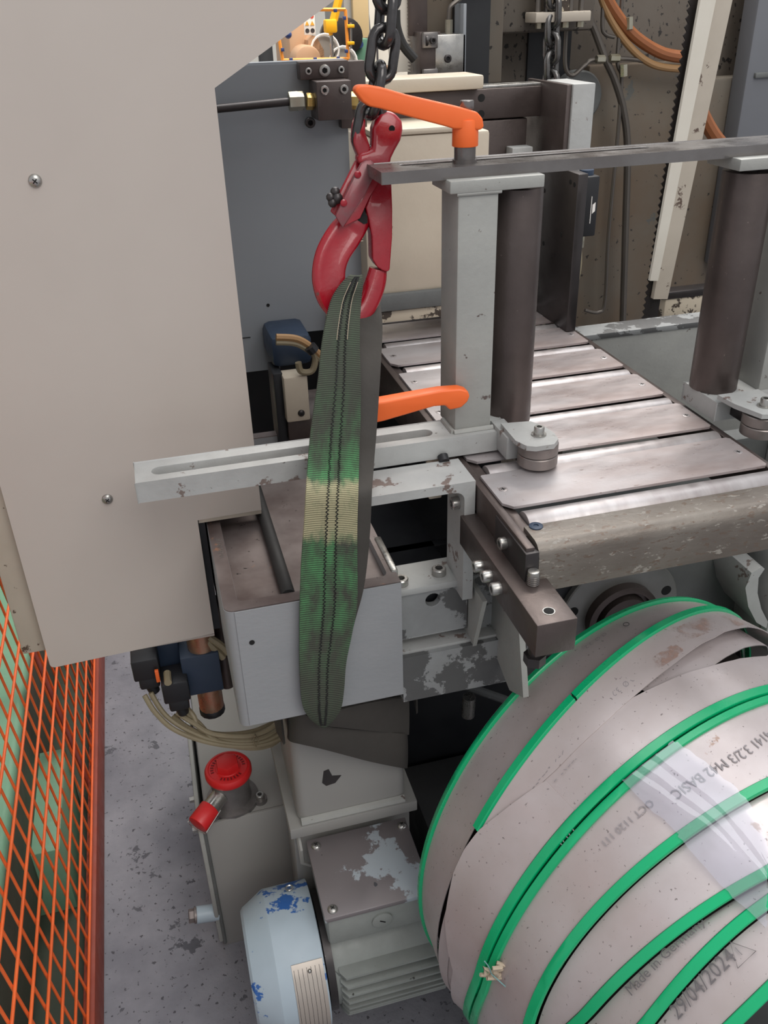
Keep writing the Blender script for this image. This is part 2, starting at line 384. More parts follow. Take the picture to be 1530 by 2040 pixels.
def text_part(txt, size, fn, m, parent, name='printed_text', center=False):
    V, F = text_polys(txt, size)
    if center and V:
        mx = (min(v[0] for v in V)+max(v[0] for v in V))/2; V = [(v[0]-mx, v[1], 0) for v in V]
    b = B(); vs = [b.bm.verts.new(fn(v[0], v[1])) for v in V]
    for f in F:
        try: b.bm.faces.new([vs[i] for i in f])
        except ValueError: pass
    return part(name, b, m, parent)

# ================================================================== setting
struct('floor', B().box(-5, 7, -3, 10, -.1, 0), 'concrete')
struct('wall_back', B().box(-5, 7, 8, 8.2, 0, 4.5), 'far_wall')

# ---- large machine column (pitted cast iron) behind the table
t = thing('machine_column', 'pitted grey-brown cast machine column behind the vise and hoses', 'machine', (1.2, 2.3, 0))
part('column_wall', B().box(.74, 2.6, 2.2, 2.5, 0, 2.1, .01), 'pitted_iron', t)
part('stained_web', B().box(1.10, 1.36, 2.165, 2.2, .3, 1.40, .006), 'stained_iron', t)
part('head_block', B().box(.740, 1.05, 2.055, 2.2, 1.478, 2.0, .012), 'pitted_iron', t)
part('lower_web', B().box(1.36, 1.60, 2.14, 2.2, .3, 1.36, .008), 'stained_iron', t)
part('dark_recess', B().box(.95, 1.06, 2.19, 2.205, 1.30, 1.478), 'black_paint_shade', t)
b = B().lathe([(0, .058), (.03, .058), (.034, .054), (.034, .035), (.03, .033)], (1.065, 2.165, 1.335), (0, -1, 0)); fl = part('bearing_flange', b, 'grey_dirty', t)
part('bore', B().cyl((1.065, 2.134, 1.335), (1.065, 2.13, 1.335), .03), 'hole_black', fl)
part('cover_plate', B().box(1.48, 2.3, 2.08, 2.14, .9, 2.0, .006), 'grey_cover', t)
part('seam_strip', B().box(1.50, 2.3, 2.072, 2.082, 1.195, 1.21, .002), 'grey_dirty', t)
part('seam_strip', B().box(1.50, 2.3, 2.072, 2.082, 1.36, 1.372, .002), 'grey_dirty', t)
part('foot_ledge', B().box(1.136, 1.36, 1.78, 1.82, .930, .948, .004), 'dark_steel', t); part('foot_block', B().box(1.15, 1.36, 1.785, 1.82, .88, .930, .003), 'cream_chipped', t)

# ---- manifold block with studs at the top of the column
t = thing('manifold_block', 'cream chipped manifold block with studs under the column head', 'manifold', (.94, 2.02, 1.49))
part('body', B().box(.877, 1.006, 1.99, 2.05, 1.498, 1.518, .003), 'beige_worn', t)
for x in (.89, .965, .99): part('stud', B().cyl((x, 2.01, 1.518), (x, 2.01, 1.62), .006, seg=10), 'pipe_grey', t)
part('post_block', B().box(.930, .958, 2.0, 2.04, 1.518, 1.62, .002), 'cream_chipped', t)
for x in (.895, .955, .99): part('nut', B().cyl((x, 2.01, 1.487), (x, 2.01, 1.498), .008, seg=6), 'zinc', t)

# ---- hoses and pipes on the column (each one thing)
def hose(pts, r, m, label, name='hose', cat='hose', Y=2.1, sub=8):
    return solo(name, B().tube([at(x, y, Y=Y+(d[0] if d else 0)) for x, y, *d in pts], r, 10, sub=sub), m, label, cat)
hose([(1195, -30), (1222, 20), (1262, 70), (1315, 104), (1365, 114), (1420, 116)], .0135, 'hose_brown', 'thick brown hose curving down across the machine column')
hose([(1190, -30), (1212, 30), (1245, 82), (1285, 120), (1330, 135), (1420, 138)], .0085, 'hose_tan', 'thin tan hose running just inside the thick brown hose')
hose([(1378, 170), (1405, 240), (1440, 290), (1500, 340)], .016, 'hose_brown', 'brown hose dropping behind the cream blade guard strip', Y=1.95)
hose([(1158, 20), (1180, 50), (1205, 115), (1225, 160), (1242, 220), (1250, 300), (1246, 460), (1240, 660)], .009, 'pipe_grey', 'dark rubber hose running down the middle of the column')
hose([(1203, -20), (1200, 50), (1206, 68), (1224, 74)], .0045, 'pipe_grey', 'thin bent pipe left of the brown hoses', 'pipe', 'pipe')
hose([(1240, -20), (1237, 30), (1230, 120), (1238, 150), (1236, 200), (1228, 300), (1212, 470), (1205, 600), (1192, 622), (1165, 618)], .0045, 'pipe_grey', 'thin steel pipe running the full height of the column', 'pipe', 'pipe')
hose([(1128, 60), (1126, 130), (1140, 150), (1165, 130), (1185, 119), (1260, 118), (1330, 135)], .005, 'pipe_grey', 'bent hydraulic pipe under the manifold block', 'pipe', 'pipe')
t = thing('pipe_fittings', 'small pale fittings joined to the thin column pipes', 'fitting', at(1250, 80, Y=2.08))
for (x, y, dx, dy) in ((1254, 46, 0, 12), (1224, 116, 9, 0), (1243, 140, 0, 12), (1196, 118, 8, 0)):
    part('fitting', B().cyl(at(x-dx, y-dy, Y=2.09), at(x+dx, y+dy, Y=2.09), .009, seg=6), 'zinc', t)

# ---- second lifting chain behind
def link_mesh(d, wi, ln):
    b = B(); R_ = (wi-d)/2; h = (ln-wi)/2; pts = []
    for k in range(9): a = PI*k/8; pts.append((R_*math.cos(a), 0, h+R_*math.sin(a)))
    for k in range(9): a = PI+PI*k/8; pts.append((R_*math.cos(a), 0, -h+R_*math.sin(a)))
    b.tube(pts, d/2, 12, closed=True); return b
def chain(name, label, centres, d, wi, ln, m, spin):
    t = thing(name, label, 'chain', centres[0]); first = None
    for i, c in enumerate(centres):
        a = centres[max(0, i-1)]; z = centres[min(len(centres)-1, i+1)]
        q = (Vector(z)-Vector(a)).to_track_quat('Z', 'Y').to_matrix().to_4x4() @ Matrix.Rotation(spin+(i % 2)*PI/2, 4, 'Z')
        if first is None: b = link_mesh(d, wi, ln); first = part('chain_link', b, m); o = first
        else: o = first.copy(); COL.objects.link(o)
        o.parent = t; o.matrix_local = Matrix.Translation(Vector(c)-Vector(centres[0])) @ q
    return t
chain('lifting_chain', 'worn shiny steel chain hanging before the machine column', [at(1098+.02*(150-y), y, Y=2.0) for y in range(170, -60, -37)], .0145, .046, .072, 'chain_steel_far', .5)

# ---- saw blade with cream guard strip
def vstrip(x0t, x1t, x0b, x1b, yb, Y, th):
    a, b_, c, d = at(x0t, -40, Y=Y), at(x1t, -40, Y=Y), at(x1b, yb, Y=Y), at(x0b, yb, Y=Y)
    return [(a.x, a.z), (b_.x, b_.z), (c.x, c.z), (d.x, d.z)]
A0, A1 = at(1384, -40, Y=1.75), at(1283, 640, Y=1.75); A2, A3 = at(1412, -40, Y=1.75), at(1309, 640, Y=1.75)
poly = []; n = 46
for k in range(n):
    f = k/n; p = A0.lerp(A1, f); poly += [(p.x, p.z), (p.x-.007, p.lerp(A1, 0).z-.006)]
poly += [(A1.x, A1.z), (A3.x, A3.z), (A2.x, A2.z)]
b = B().prism(poly, 'y', 1.75, 1.753)
solo('bandsaw_loop', b, 'dark_steel', 'dark toothed band saw blade standing beside the cream strip', 'saw blade')
t = thing('blade_guard_strip', 'cream chipped guard strip running down beside the saw blade', 'guard', at(1325, 590, Y=1.74))
part('strip', B().prism(vstrip(1412, 1468, 1302, 1330, 596, 1.735, 0), 'y', 1.735, 1.748, .002), 'beige_worn', t)
part('strip_edge', B().prism(vstrip(1404, 1436, 1296, 1312, 560, 1.725, 0), 'y', 1.727, 1.735, .002), 'white_paint', t)

# ---- upper blade guide (left background)
t = thing('blade_guide', 'steel blade guide block with bare metal patch behind the cream rail', 'blade guide', (.6, 1.76, 1.43))
part('guide_block', B().box(.574, .634, 1.75, 1.82, 1.425, 1.492, .002), 'bright_steel', t)
part('carrier', B().box(.545, .585, 1.752, 1.80, 1.428, 1.497, .002), 'brown_steel', t)
part('clamp_jaw', B().box(.548, .577, 1.742, 1.76, 1.470, 1.497, .002), 'tie_bar_steel', t)
part('clamp_jaw', B().box(.548, .577, 1.742, 1.76, 1.415, 1.437, .002), 'tie_bar_steel', t)
socket(t, (.566, 1.742, 1.483), (0, -1, 0), .006, .006, 'dark_steel'); socket(t, (.598, 1.75, 1.452), (0, -1, 0), .007, .004, 'dark_steel')
part('guide_wheel', B().cyl((.553, 1.745, 1.483), (.557, 1.745, 1.483), .009), 'dark_steel', t)
part('upper_post', B().box(.536, .572, 1.79, 1.80, 1.49, 1.75, .002), 'brown_steel', t)
part('coolant_pipe', B().tube([(.607, 1.77, 1.49), (.607, 1.77, 1.525), (.615, 1.77, 1.54), (.66, 1.77, 1.56), (.75, 1.77, 1.58)], .004, 8, sub=4), 'pipe_grey', t)
part('pipe_nut', B().cyl((.607, 1.77, 1.492), (.607, 1.77, 1.515), .007, seg=6), 'zinc', t)
part('side_plate', B().box(.628, .634, 1.75, 1.80, 1.425, 1.54, .001), 'grey_sheet', t)
part('back_frame', B().box(.575, .74, 1.83, 1.88, 1.40, 1.8, .004), 'stained_iron', t)
part('dark_gap', B().box(.634, .70, 1.80, 1.83, 1.38, 1.6), 'black_paint_shade', t)
# curved toothed blade section beside it
poly = []
for k in range(30):
    z = 1.43+.18*k/30; poly += [(.542, z), (.5345, z+.0045)]
poly += [(.542, 1.61), (.500, 1.61), (.515, 1.55), (.495, 1.50), (.503, 1.43)]
solo('blade_wheel_cover', B().prism(poly, 'y', 1.80, 1.804), 'white_paint', 'cream plate with toothed edge left of the blade guide', 'guard')
solo('coolant_hose', B().tube([at(788, 20, Y=1.7), at(790, 55, Y=1.7), at(803, 90, Y=1.7), at(826, 118, Y=1.7)], .0085, 10, sub=6), 'black_rubber', 'short dark hose behind the lifting chain with a cable tie', 'hose')

# ---- far bay: guarded machine beyond the grey sheet
t = thing('guarded_machine', 'brown machine far behind with grey wheels and orange-framed clear guard', 'machine', (.65, 3.3, 0))
Y = 3.25
def farbox(x0, y0, x1, y1, Yd, dep, m, name, par, bev=.004):
    a = at(x0, y0, Y=Yd); c = at(x1, y1, Y=Yd)
    return part(name, B().box(a.x, c.x, Yd, Yd+dep, min(a.z, c.z), max(a.z, c.z), bev), m, par)
farbox(570, 20, 622, 200, 3.42, .3, 'far_brown', 'body', t, .02)
a = at(607, 105, Y=3.36); part('round_housing', B().cyl((a.x, 3.30, a.z-.02), (a.x, 3.42, a.z-.02), .045, bev=.01), 'far_brown', t)
part('sloped_cover', B().prism([(at(x, y, Y=3.38).x, at(x, y, Y=3.38).z) for x, y in ((620, 70), (628, 72), (643, 100), (645, 160), (612, 160), (612, 80))], 'y', 3.36, 3.44, .004), 'far_brown', t)
for x, y, r in ((642, 92, .045), (678, 116, .045)):
    a = at(x, y, Y=3.4); w = part('grinding_wheel', B().cyl((a.x, 3.36, a.z-.01), (a.x, 3.44, a.z-.01), r, bev=.006), 'far_grey', t); part('wheel_rim', B().tube([(a.x+(r+.003)*math.cos(q*PI/10), 3.355, a.z-.01+(r+.003)*math.sin(q*PI/10)) for q in range(20)], .004, 6, closed=True), 'sign_white', w)
for k in range(5):
    a = at(672+4*k, 72, Y=3.5); part('disc', B().cyl((a.x-.004, 3.47, a.z), (a.x+.002, 3.53, a.z), .06, bev=.002), 'dark_steel', t)
fr = B(); c4 = [at(x, y, Y=3.2) for x, y in ((553, 60), (563, 120), (694, 117), (688, 19), (620, 19))]
for a, c in zip(c4, c4[1:]): fr.tube([a, c], .0055, 6)
part('guard_frame', fr, 'far_orange', t)
for x, y in ((563, 99), (580, 119), (628, 118), (674, 116), (690, 102), (686, 36), (668, 21), (621, 22)):
    a = at(x, y, Y=3.19); part('guard_clip', B().box(a.x-.005, a.x+.005, 3.185, 3.197, a.z-.005, a.z+.005, .001), 'sign_blue', t)
for y in (52, 86):
    a = at(698, y, Y=3.2); part('hinge', B().box(a.x-.012, a.x+.012, 3.19, 3.21, a.z-.005, a.z+.005, .002), 'far_yellow', t)
part('hinge_rod', B().cyl(at(699, 45, Y=3.2), at(699, 97, Y=3.2), .004, seg=8), 'bright_steel', t)
part('spindle', B().cyl(at(660, 70, Y=3.3), at(662, 116, Y=3.3), .006, seg=8), 'bright_steel', t)
t = thing('yellow_arm', 'yellow jointed arm reaching down behind the orange guard', 'arm', at(665, 60, Y=3.28))
part('upper_arm', B().tube([at(677, -10, Y=3.28), at(665, 40, Y=3.28)], .014, 8), 'far_yellow', t)
part('elbow', B().box(*[v for i in range(3) for v in (at(658, 52, Y=3.28)[i]-.02, at(658, 52, Y=3.28)[i]+.02)], .006), 'far_yellow', t)
part('fore_arm', B().tube([at(655, 52, Y=3.28), at(660, 70, Y=3.28)], [.012, .006], 8), 'far_yellow', t)
a = at(616, 45, Y=3.36)
t = thing('safety_sign', 'white safety sign with red yellow and dark pictograms on brown machine', 'sign', (a.x, 3.36, a.z))
part('board', B().box(a.x-.019, a.x+.019, 3.355, 3.36, a.z-.036, a.z+.032, .001), 'sign_white', t)
for i, (dz, m) in enumerate(((.019, 'sign_red'), (-.002, 'sign_yellow'), (-.024, 'ink'))):
    for dx in (-.009, .009):
        if i == 1: part('pictogram', B().prism([(a.x+dx-.007, a.z+dz-.006), (a.x+dx+.007, a.z+dz-.006), (a.x+dx, a.z+dz+.007)], 'y', 3.353, 3.356), m, t)
        else: part('pictogram', B().lathe([(0, .0072), (.001, .0072), (.001, .0045), (.0005, .0045)], (a.x+dx, 3.355, a.z+dz), (0, -1, 0), 16), m, t)
a = at(574, 69, Y=3.2); solo('blue_knob', B().sph(a, .012), 'sign_blue', 'small blue knob left of the brown machine', 'knob')
a0, a1 = at(702, -10, Y=3.9), at(722, 76, Y=3.9)
t = thing('tall_cabinet', 'tall beige cabinet door behind the yellow hinge', 'cabinet', (a0.x, 3.9, 0))
part('door', B().box(a0.x, a1.x+.03, 3.9, 3.93, a1.z, 1.9, .004), 'far_beige', t); part('body', B().box(a0.x-.03, a1.x+.04, 3.93, 4.3, 0, 1.92, .004), 'far_grey', t)
a0, a1 = at(696, 78, Y=3.5), at(738, 135, Y=3.5)
t = thing('green_cabinet', 'green control box with dials left of the lifting chain', 'control box', (a0.x, 3.5, 0))
part('body', B().box(a0.x, a1.x, 3.5, 3.8, a1.z-.2, a0.z, .006), 'far_green', t)
for x, y, m in ((716, 88, 'sign_blue'), (706, 122, 'sign_white')): a = at(x, y, Y=3.5); part('dial', B().cyl((a.x, 3.5, a.z), (a.x, 3.488, a.z), .012), m, t)
a0, a1 = at(725, -10, Y=4.4), at(790, 150, Y=4.4)
t = thing('white_cabinet', 'white far cabinet seen through the chain links', 'cabinet', (a0.x, 4.4, 0))
part('body', B().box(a0.x, a1.x+.1, 4.4, 4.8, 0, 2.0, .006), 'white_paint', t); part('panel_gap', B().box(a0.x+.05, a0.x+.058, 4.396, 4.401, .2, 1.9), 'ink', t)
for k, (x0, x1) in enumerate(((722, 735), (730, 742))): solo('hanging_cable', B().tube([at(x0, -10, Y=4.2), at((x0+x1)/2, 60, Y=4.2), at(x1, 130, Y=4.2)], .005, 6, sub=4), 'black_rubber', ('left' if k == 0 else 'right')+' of two thin black cables before the white cabinet', 'cable')
a0, a1 = at(694, 136, Y=1.75), at(735, 150, Y=1.75)
solo('wooden_batten', B().box(a0.x, .50, 1.75, 1.79, a1.z, a0.z, .002), 'wood', 'short wooden batten behind the lifting chain', 'batten')
a = at(534, 80, Y=3.0); solo('dark_post', B().box(a.x-.03, a.x+.012, 3.0, 3.03, 0, 1.45, .003), 'black_paint_shade', 'dark upright post left of the brown machine', 'post')
part('lower_bench', B().box(.30, .74, 3.15, 3.48, 0, 1.345, .006), 'far_grey', bpy.data.objects['guarded_machine'])

# ================================================================== saw frame parts
# ---- grey guard sheet
t = thing('guard_sheet', 'large plain grey sheet metal guard behind the red hook', 'guard', (.25, 1.5, 1.0))
xs = [(-.05, 1.472), (.345, 1.468), (.345, 1.30), (.365, 1.30), (.365, 1.043), (.205, 1.046), (.201, .983), (-.05, .984)]
part('sheet', B().prism(xs, 'y', 1.5, 1.503), 'grey_sheet', t)
part('top_fold', B().box(-.05, .345, 1.503, 1.53, 1.466, 1.472), 'grey_sheet', t)
a = at(534, 608, Y=1.5); part('hole', B().cyl((a.x, 1.4995, a.z), (a.x, 1.5005, a.z), .003, seg=12), 'hole_black', t)
a, c = at(478, 674, Y=1.5), at(499, 673, Y=1.5); part('slit', B().box(a.x, c.x, 1.4990, 1.5005, a.z-.0006, a.z+.0006), 'hole_black', t)

# ---- hydraulic manifold on the sheet
t = thing('hydraulic_block', 'dark steel hydraulic block with socket screws on the grey sheet', 'manifold', (.31, 1.47, 1.39))
part('upper_plate', B().box(.268, .344, 1.475, 1.5, 1.447, 1.472, .0015), 'brown_steel', t)
part('side_plate', B().box(.330, .372, 1.48, 1.5, 1.375, 1.47, .0015), 'brown_steel', t)
part('lower_block', B().box(.284, .338, 1.435, 1.49, 1.393, 1.447, .002), 'brown_steel', t)
for x, z, r in ((.281, 1.459, .005), (.306, 1.459, .0085), (.332, 1.459, .005)): socket(t, (x, 1.475, z), (0, -1, 0), r, .004)
for x in (.296, .326): socket(t, (x, 1.435, 1.435), (0, -1, 0), .0065, .004)
for x, z in ((.281, 1.386), (.336, 1.390)): socket(t, (x, 1.49, z), (0, -1, 0), .008, .008, 'dark_steel')
part('hex_fitting', B().cyl((.245, 1.46, 1.420), (.268, 1.46, 1.420), .0135, seg=6, bev=.001), 'zinc', t)
part('hex_collar', B().cyl((.272, 1.46, 1.419), (.284, 1.46, 1.418), .012, seg=6, bev=.001), 'brass', t)
part('hex_fitting', B().cyl((.338, 1.46, 1.417), (.352, 1.46, 1.416), .0125, seg=6, bev=.001), 'brass', t)
part('pipe', B().cyl((.10, 1.46, 1.414), (.247, 1.46, 1.420), .006, seg=12), 'dark_steel', t)
part('stub', B().cyl((.352, 1.46, 1.416), (.37, 1.46, 1.416), .010, seg=12), 'brown_steel', t)

# ---- clamp arm, cream rail, white end bracket, cream vise body
t = thing('clamp_arm', 'dark flat steel clamp arm with two holes behind the orange lever', 'clamp arm', (.55, 1.6, 1.36))
part('arm', B().box(.365, .757, 1.595, 1.64, 1.362, 1.411, .002), 'brown_steel', t)
for z in (1.397, 1.371): part('hole', B().cyl((.608, 1.5945, z), (.608, 1.5955, z), .0065, seg=16), 'hole_black', t)
part('slide_strip', B().box(.60, .75, 1.60, 1.635, 1.411, 1.416, .001), 'bright_steel', t)
solo('cream_rail', B().box(.355, .603, 1.57, 1.66, 1.413, 1.435, .004), 'beige_cast', 'cream cast rail lying on the dark clamp arm', 'rail')
t = thing('end_bracket', 'white painted end bracket with rust marks at the clamp arm tip', 'bracket', (.74, 1.5, 1.02))
part('plate', B().box(.731, .772, 1.49, 1.60, 1.0, 1.420, .002), 'grey_paint', t)
part('side_face', B().box(.722, .731, 1.495, 1.66, 1.0, 1.419, .001), 'brown_steel', t)
t = thing('cream_vise', 'cream cast vise body behind the grey post', 'vise', (.46, 1.5, 1.03))
part('casting', B().box(.358, .574, 1.46, 1.62, 1.108, 1.362, .006), 'beige_cast', t)
part('lip', B().box(.370, .545, 1.457, 1.60, 1.362, 1.372, .004), 'beige_cast', t)
part('slide_bar', B().box(.30, .60, 1.452, 1.60, 1.080, 1.110, .003), 'grey_dirty', t)
part('lower_strip', B().box(.29, .60, 1.46, 1.55, 1.058, 1.078, .002), 'cream_chipped', t)
def flat_y(o, Yp): return lambda x, y: (o[0]+x, Yp, o[1]+y)
for ch, x, y in (('E', 716, 481), ('S', 777, 476)):
    a = at(x, y, Y=1.4595); text_part(ch, .014, flat_y((a.x, a.z), 1.4592), 'cream_chipped', t, 'embossed_letter')
part('rear_block', B().box(.575, .70, 1.60, 1.66, 1.05, 1.36, .004), 'brown_steel', t)
t = thing('vise_jaw', 'dark upright steel vise jaw plate standing at the table end', 'vise jaw', (.71, 1.45, 1.03))
part('plate', B().box(.699, .717, 1.383, 1.56, 1.031, 1.296, .0015), 'dark_steel', t)
for y_, z in ((1.41, 1.28), (1.43, 1.19), (1.50, 1.16), (1.51, 1.25), (1.52, 1.06), (1.395, 1.278)): part('hole', B().cyl((.6985, y_, z), (.6995, y_, z), .004, seg=12), 'hole_black', t)
part('back_plate', B().box(.66, .70, 1.57, 1.60, 1.03, 1.315, .002), 'grey_paint', t)
t = thing('limit_switch', 'black limit switch with white label behind the vise jaw', 'switch', (.74, 1.43, 1.185))
part('body', B().box(.719, .748, 1.40, 1.44, 1.190, 1.288, .003), 'black_plastic', t)
part('cap', B().cyl((.732, 1.42, 1.288), (.732, 1.42, 1.296), .012), 'valve_blue', t)
part('label', B().box(.7195, .7235, 1.3985, 1.40, 1.205, 1.262), 'sign_white', t)
part('logo', B().prism([(.7375, 1.228), (.7425, 1.232), (.7425, 1.246), (.7375, 1.242)], 'y', 1.3985, 1.40), 'sign_white', t)
part('print_line', B().box(.7345, .7355, 1.3985, 1.40, 1.212, 1.256), 'sign_white', t)
part('gland', B().cyl((.730, 1.42, 1.190), (.730, 1.42, 1.168), .008, seg=8, bev=.001), 'zinc', t)
part('cable', B().tube([(.730, 1.42, 1.17), (.733, 1.42, 1.13), (.728, 1.43, 1.08), (.718, 1.46, 1.04)], .0045, 8, sub=5), 'cable_beige', t)

# ---- low grey wall behind right end of table
t = thing('rear_skirt', 'light grey chipped skirt plate behind the right table end', 'plate', (1.0, 1.41, .6))
part('plate', B().box(.72, 1.5, 1.40, 1.42, .55, 1.006, .001), 'grey_post', t)
part('worn_edge', B().box(.72, 1.5, 1.397, 1.45, 1.004, 1.014, .001), 'grey_flaked', t)

# ---- dark machine interior (behind beam, under table)
solo('rear_shade_panel', B().box(.06, .72, 1.70, 1.72, 0, 1.06), 'black_paint_shade', 'black sheet for the shade deep behind the base beam', 'panel')  # black sheet stands in for the deep shade behind the beam
solo('drip_tray', B().prism([(1.01, .752), (1.02, .745), (1.50, .745), (1.51, .752), (1.51, .757), (1.50, .750), (1.02, .750), (1.01, .757)], 'x', .30, .395), 'black_paint_shade', 'dark drip tray seen through the bent bracket', 'tray')
solo('side_shade_panel', B().box(.295, 1.4, 1.20, 1.22, 0, .75, .002), 'black_paint_shade', 'black sheet for the shade beside the pedestal', 'panel')  # black sheet stands in for the shade in the machine interior
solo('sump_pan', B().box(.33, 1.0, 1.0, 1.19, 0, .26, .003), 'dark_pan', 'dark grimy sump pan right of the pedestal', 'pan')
solo('cross_rod', B().cyl(at(880, 1350, Y=1.15), at(1010, 1395, Y=1.15), .008, seg=10), 'grey_dirty', 'grimy rod crossing the dark gap below the beam', 'rod')
solo('pipe_nipple', B().cyl(at(935, 1388, Y=1.12), at(932, 1425, Y=1.12), .012, seg=12), 'bright_steel', 'small bright pipe nipple hanging below the beam', 'pipe nipple')
t = thing('machine_casting', 'grimy grey casting with round flange under the roller table', 'casting', (.8, 1.08, .58))
part('casting', B().box(.41, 1.3, 1.06, 1.10, .58, .945, .01), 'grey_dirty', t)
part('curved_rib', B().prism([(at(x, y, Y=.99).x, at(x, y, Y=.99).z) for x, y in ((1500, 1118), (1482, 1128), (1470, 1158), (1476, 1195), (1492, 1226), (1512, 1238), (1515, 1225), (1502, 1200), (1494, 1168), (1496, 1138), (1508, 1120))], 'y', .97, 1.06, .003), 'grey_paint', t)
part('rib_plate', B().box(.90, .93, .97, 1.06, .56, .95, .003), 'grey_paint', t)
b = B().lathe([(0, .107), (.014, .107), (.016, .105), (.016, .064)], (.665, 1.06, .659), (0, -1, 0), 48); fl = part('flange_disc', b, 'flange_steel', t)
for q in (93, 165, 20): part('bolt_hole', B().cyl((.665+.088*math.cos(math.radians(q)), 1.0435, .659+.088*math.sin(math.radians(q))), (.665+.088*math.cos(math.radians(q)), 1.045, .659+.088*math.sin(math.radians(q))), .009), 'hole_black', fl)
part('shaft_hub', B().lathe([(0, .062), (.020, .062), (.022, .056), (.022, .052), (.010, .050), (.010, .045), (.026, .043), (.028, .03)], (.665, 1.048, .659), (0, -1, 0), 48), 'brown_steel', fl)
part('dark_casing', B().cyl((.50, 1.055, .72), (.50, 1.06, .72), .08), 'black_paint_shade', t)

# ---- beige front cover panel
t = thing('front_cover', 'large smooth beige sheet metal front cover with two screws', 'machine cover', (-.1, 1.125, .70))
Yc = 1.125
poly = [(-.226, .700), (.012, .709), (.013, .912), (.105, .913), (.105, 1.468), (.52, 1.706), (.52, 1.95), (-.232, 1.95), (-.232, .706), (-.2305, .702)]
part('sheet', B().prism(poly, 'y', Yc, Yc+.004, .0008, seg=1), 'beige_panel', t)
part('frame_post', B().box(-.268, -.205, 1.14, 1.19, .722, 1.95, .003), 'beige_worn', t)
part('edge_fold', B().box(.101, .105, Yc+.003, Yc+.03, .913, 1.465, .0006), 'beige_panel', t)
part('bottom_fold', B().box(-.225, .012, Yc+.003, Yc+.02, .702, .706, .0006), 'beige_panel', t)
part('notch_fold', B().box(.014, .105, Yc+.003, Yc+.03, .905, .913, .0006), 'beige_worn', t)
part('leak_blocker', B().box(.02, .098, 1.16, 1.40, .93, 1.60), 'black_paint_shade', t)  # black block added so that world light does not leak in
part('gap_shade_sheet', B().box(-.012, .0225, 1.132, 1.42, .712, .925), 'black_paint_shade', t)  # black sheet added to darken the gap beside the base beam
for x, y in ((70, 360), (214, 994)): pan_screw(t, at(x, y, Y=Yc), (0, -1, 0), .0075)

# ---- valve gear and cable glimpses behind the cover
t = thing('drive_housing', 'cream block and dark blue motor behind the grey sheet', 'machine part', (.21, 1.4, .93))
part('cream_block', B().box(.186, .226, 1.36, 1.40, .938, 1.018, .003), 'beige_cast', t)
pan_screw(t, (.211, 1.36, .953), (0, -1, 0), .006, 'dark_steel')
part('blue_motor', B().box(.175, .245, 1.40, 1.50, 1.02, 1.075, .012), 'valve_blue', t)
part('support_leg', B().box(.172, .188, 1.38, 1.44, .80, 1.02, .002), 'black_paint_shade', t)
part('tray', B().box(.188, .33, 1.37, 1.5, .90, .936, .002), 'brown_steel', t)
for k, (r, m, pts) in enumerate(((.006, 'hose_tan', ((550, 672), (590, 675), (620, 692), (650, 720))), (.005, 'cable_beige', ((550, 682), (590, 685), (625, 705), (650, 728))), (.0055, 'cable_beige', ((612, 690), (628, 710), (622, 738), (600, 740), (594, 722))))):
    solo('cable', B().tube([at(x, y, Y=1.36) for x, y in pts], r, 8, sub=6), m, ('tan cable crossing the gap below the grey sheet', 'pale cable just under the tan one below the grey sheet', 'looped cable end hanging below the grey sheet')[k], 'cable')
part('cable_tie', B().cyl(at(617, 690, Y=1.352), at(625, 700, Y=1.352), .010, seg=10), 'black_plastic', t)

# ---- roller table
X0, X1, P0, PT = .362, .716, .834, .123
t = thing('roller_table', 'worn steel roller table with plates between rollers', 'roller table', (.54, 1.1, .95))
part('side_rail', B().box(.352, .3625, .75, 1.60, .955, 1.026, .001), 'brown_steel', t, 'dark side rail')
part('side_rail', B().box(.7165, .727, .75, 1.40, .955, 1.026, .001), 'brown_steel', t)
part('bearing_strip', B().box(.3625, .376, .78, 1.60, .985, 1.023, .001), 'brown_steel', t)
part('under_floor', B().box(.3625, .7165, 1.12, 1.6, .957, .960), 'black_paint_shade', t)
ch = .010
plate = None; roller = None
for k in range(7):
    y0 = P0+PT*k
    if plate is None:
        pl = [(X0+ch, y0), (X1-.004, y0), (X1, y0+.004), (X1, y0+.082), (X1-.004, y0+.086), (X0+.002, y0+.086), (X0, y0+.084), (X0, y0+.012)]
        plate = part('cover_plate', B().prism(pl, 'z', 1.0265, 1.030, .0004, seg=1), 'table_plate', t); pp = plate
    else: pp = dup(plate, t, (0, PT*k, 0))
    for sx in (X0+.014, X1-.014):
        o = part('countersunk_screw', B().lathe([(0, .0055), (.0006, .0055), (.0008, .005)], (sx, y0+.043-0*k, 1.0299), (0, 0, 1), 18), 'roller_steel', t)
        part('cross_recess', B().box(sx-.003, sx+.003, y0+.0424, y0+.0436, 1.0304, 1.0309).box(sx-.0006, sx+.0006, y0+.040, y0+.046, 1.0304, 1.0309), 'hole_black', o)
    if roller is None:
        roller = part('roller', B().cyl((.378, P0-.0185, 1.0105), (.712, P0-.0185, 1.0105), .0195, seg=36, bev=.001), 'roller_steel', t)
    else: dup(roller, t, (0, PT*k, 0))
prof = [(.745, .968), (.745, 1.014), (.7475, 1.022), (.753, 1.027), (.760, 1.029), (.790, 1.029), (.790, 1.021), (.757, 1.020), (.753, 1.014), (.753, .968)]
part('front_beam', B().prism(prof, 'x', .366, 1.05), 'worn_beam', t, 'heavy rounded front beam with worn grey paint', sharp=50)
part('end_plate', B().box(.3495, .366, .745, .835, .950, 1.022, .001), 'dark_steel', t)
socket(t, (.3495, .802, 1.003), (-1, 0, 0), .0075, .008)
part('bush', B().lathe([(0, .008), (.0012, .008), (.0016, .0072), (.0016, .003), (.0005, .003)], (.379, .786, 1.029), (0, 0, 1), 20), 'valve_blue', t)

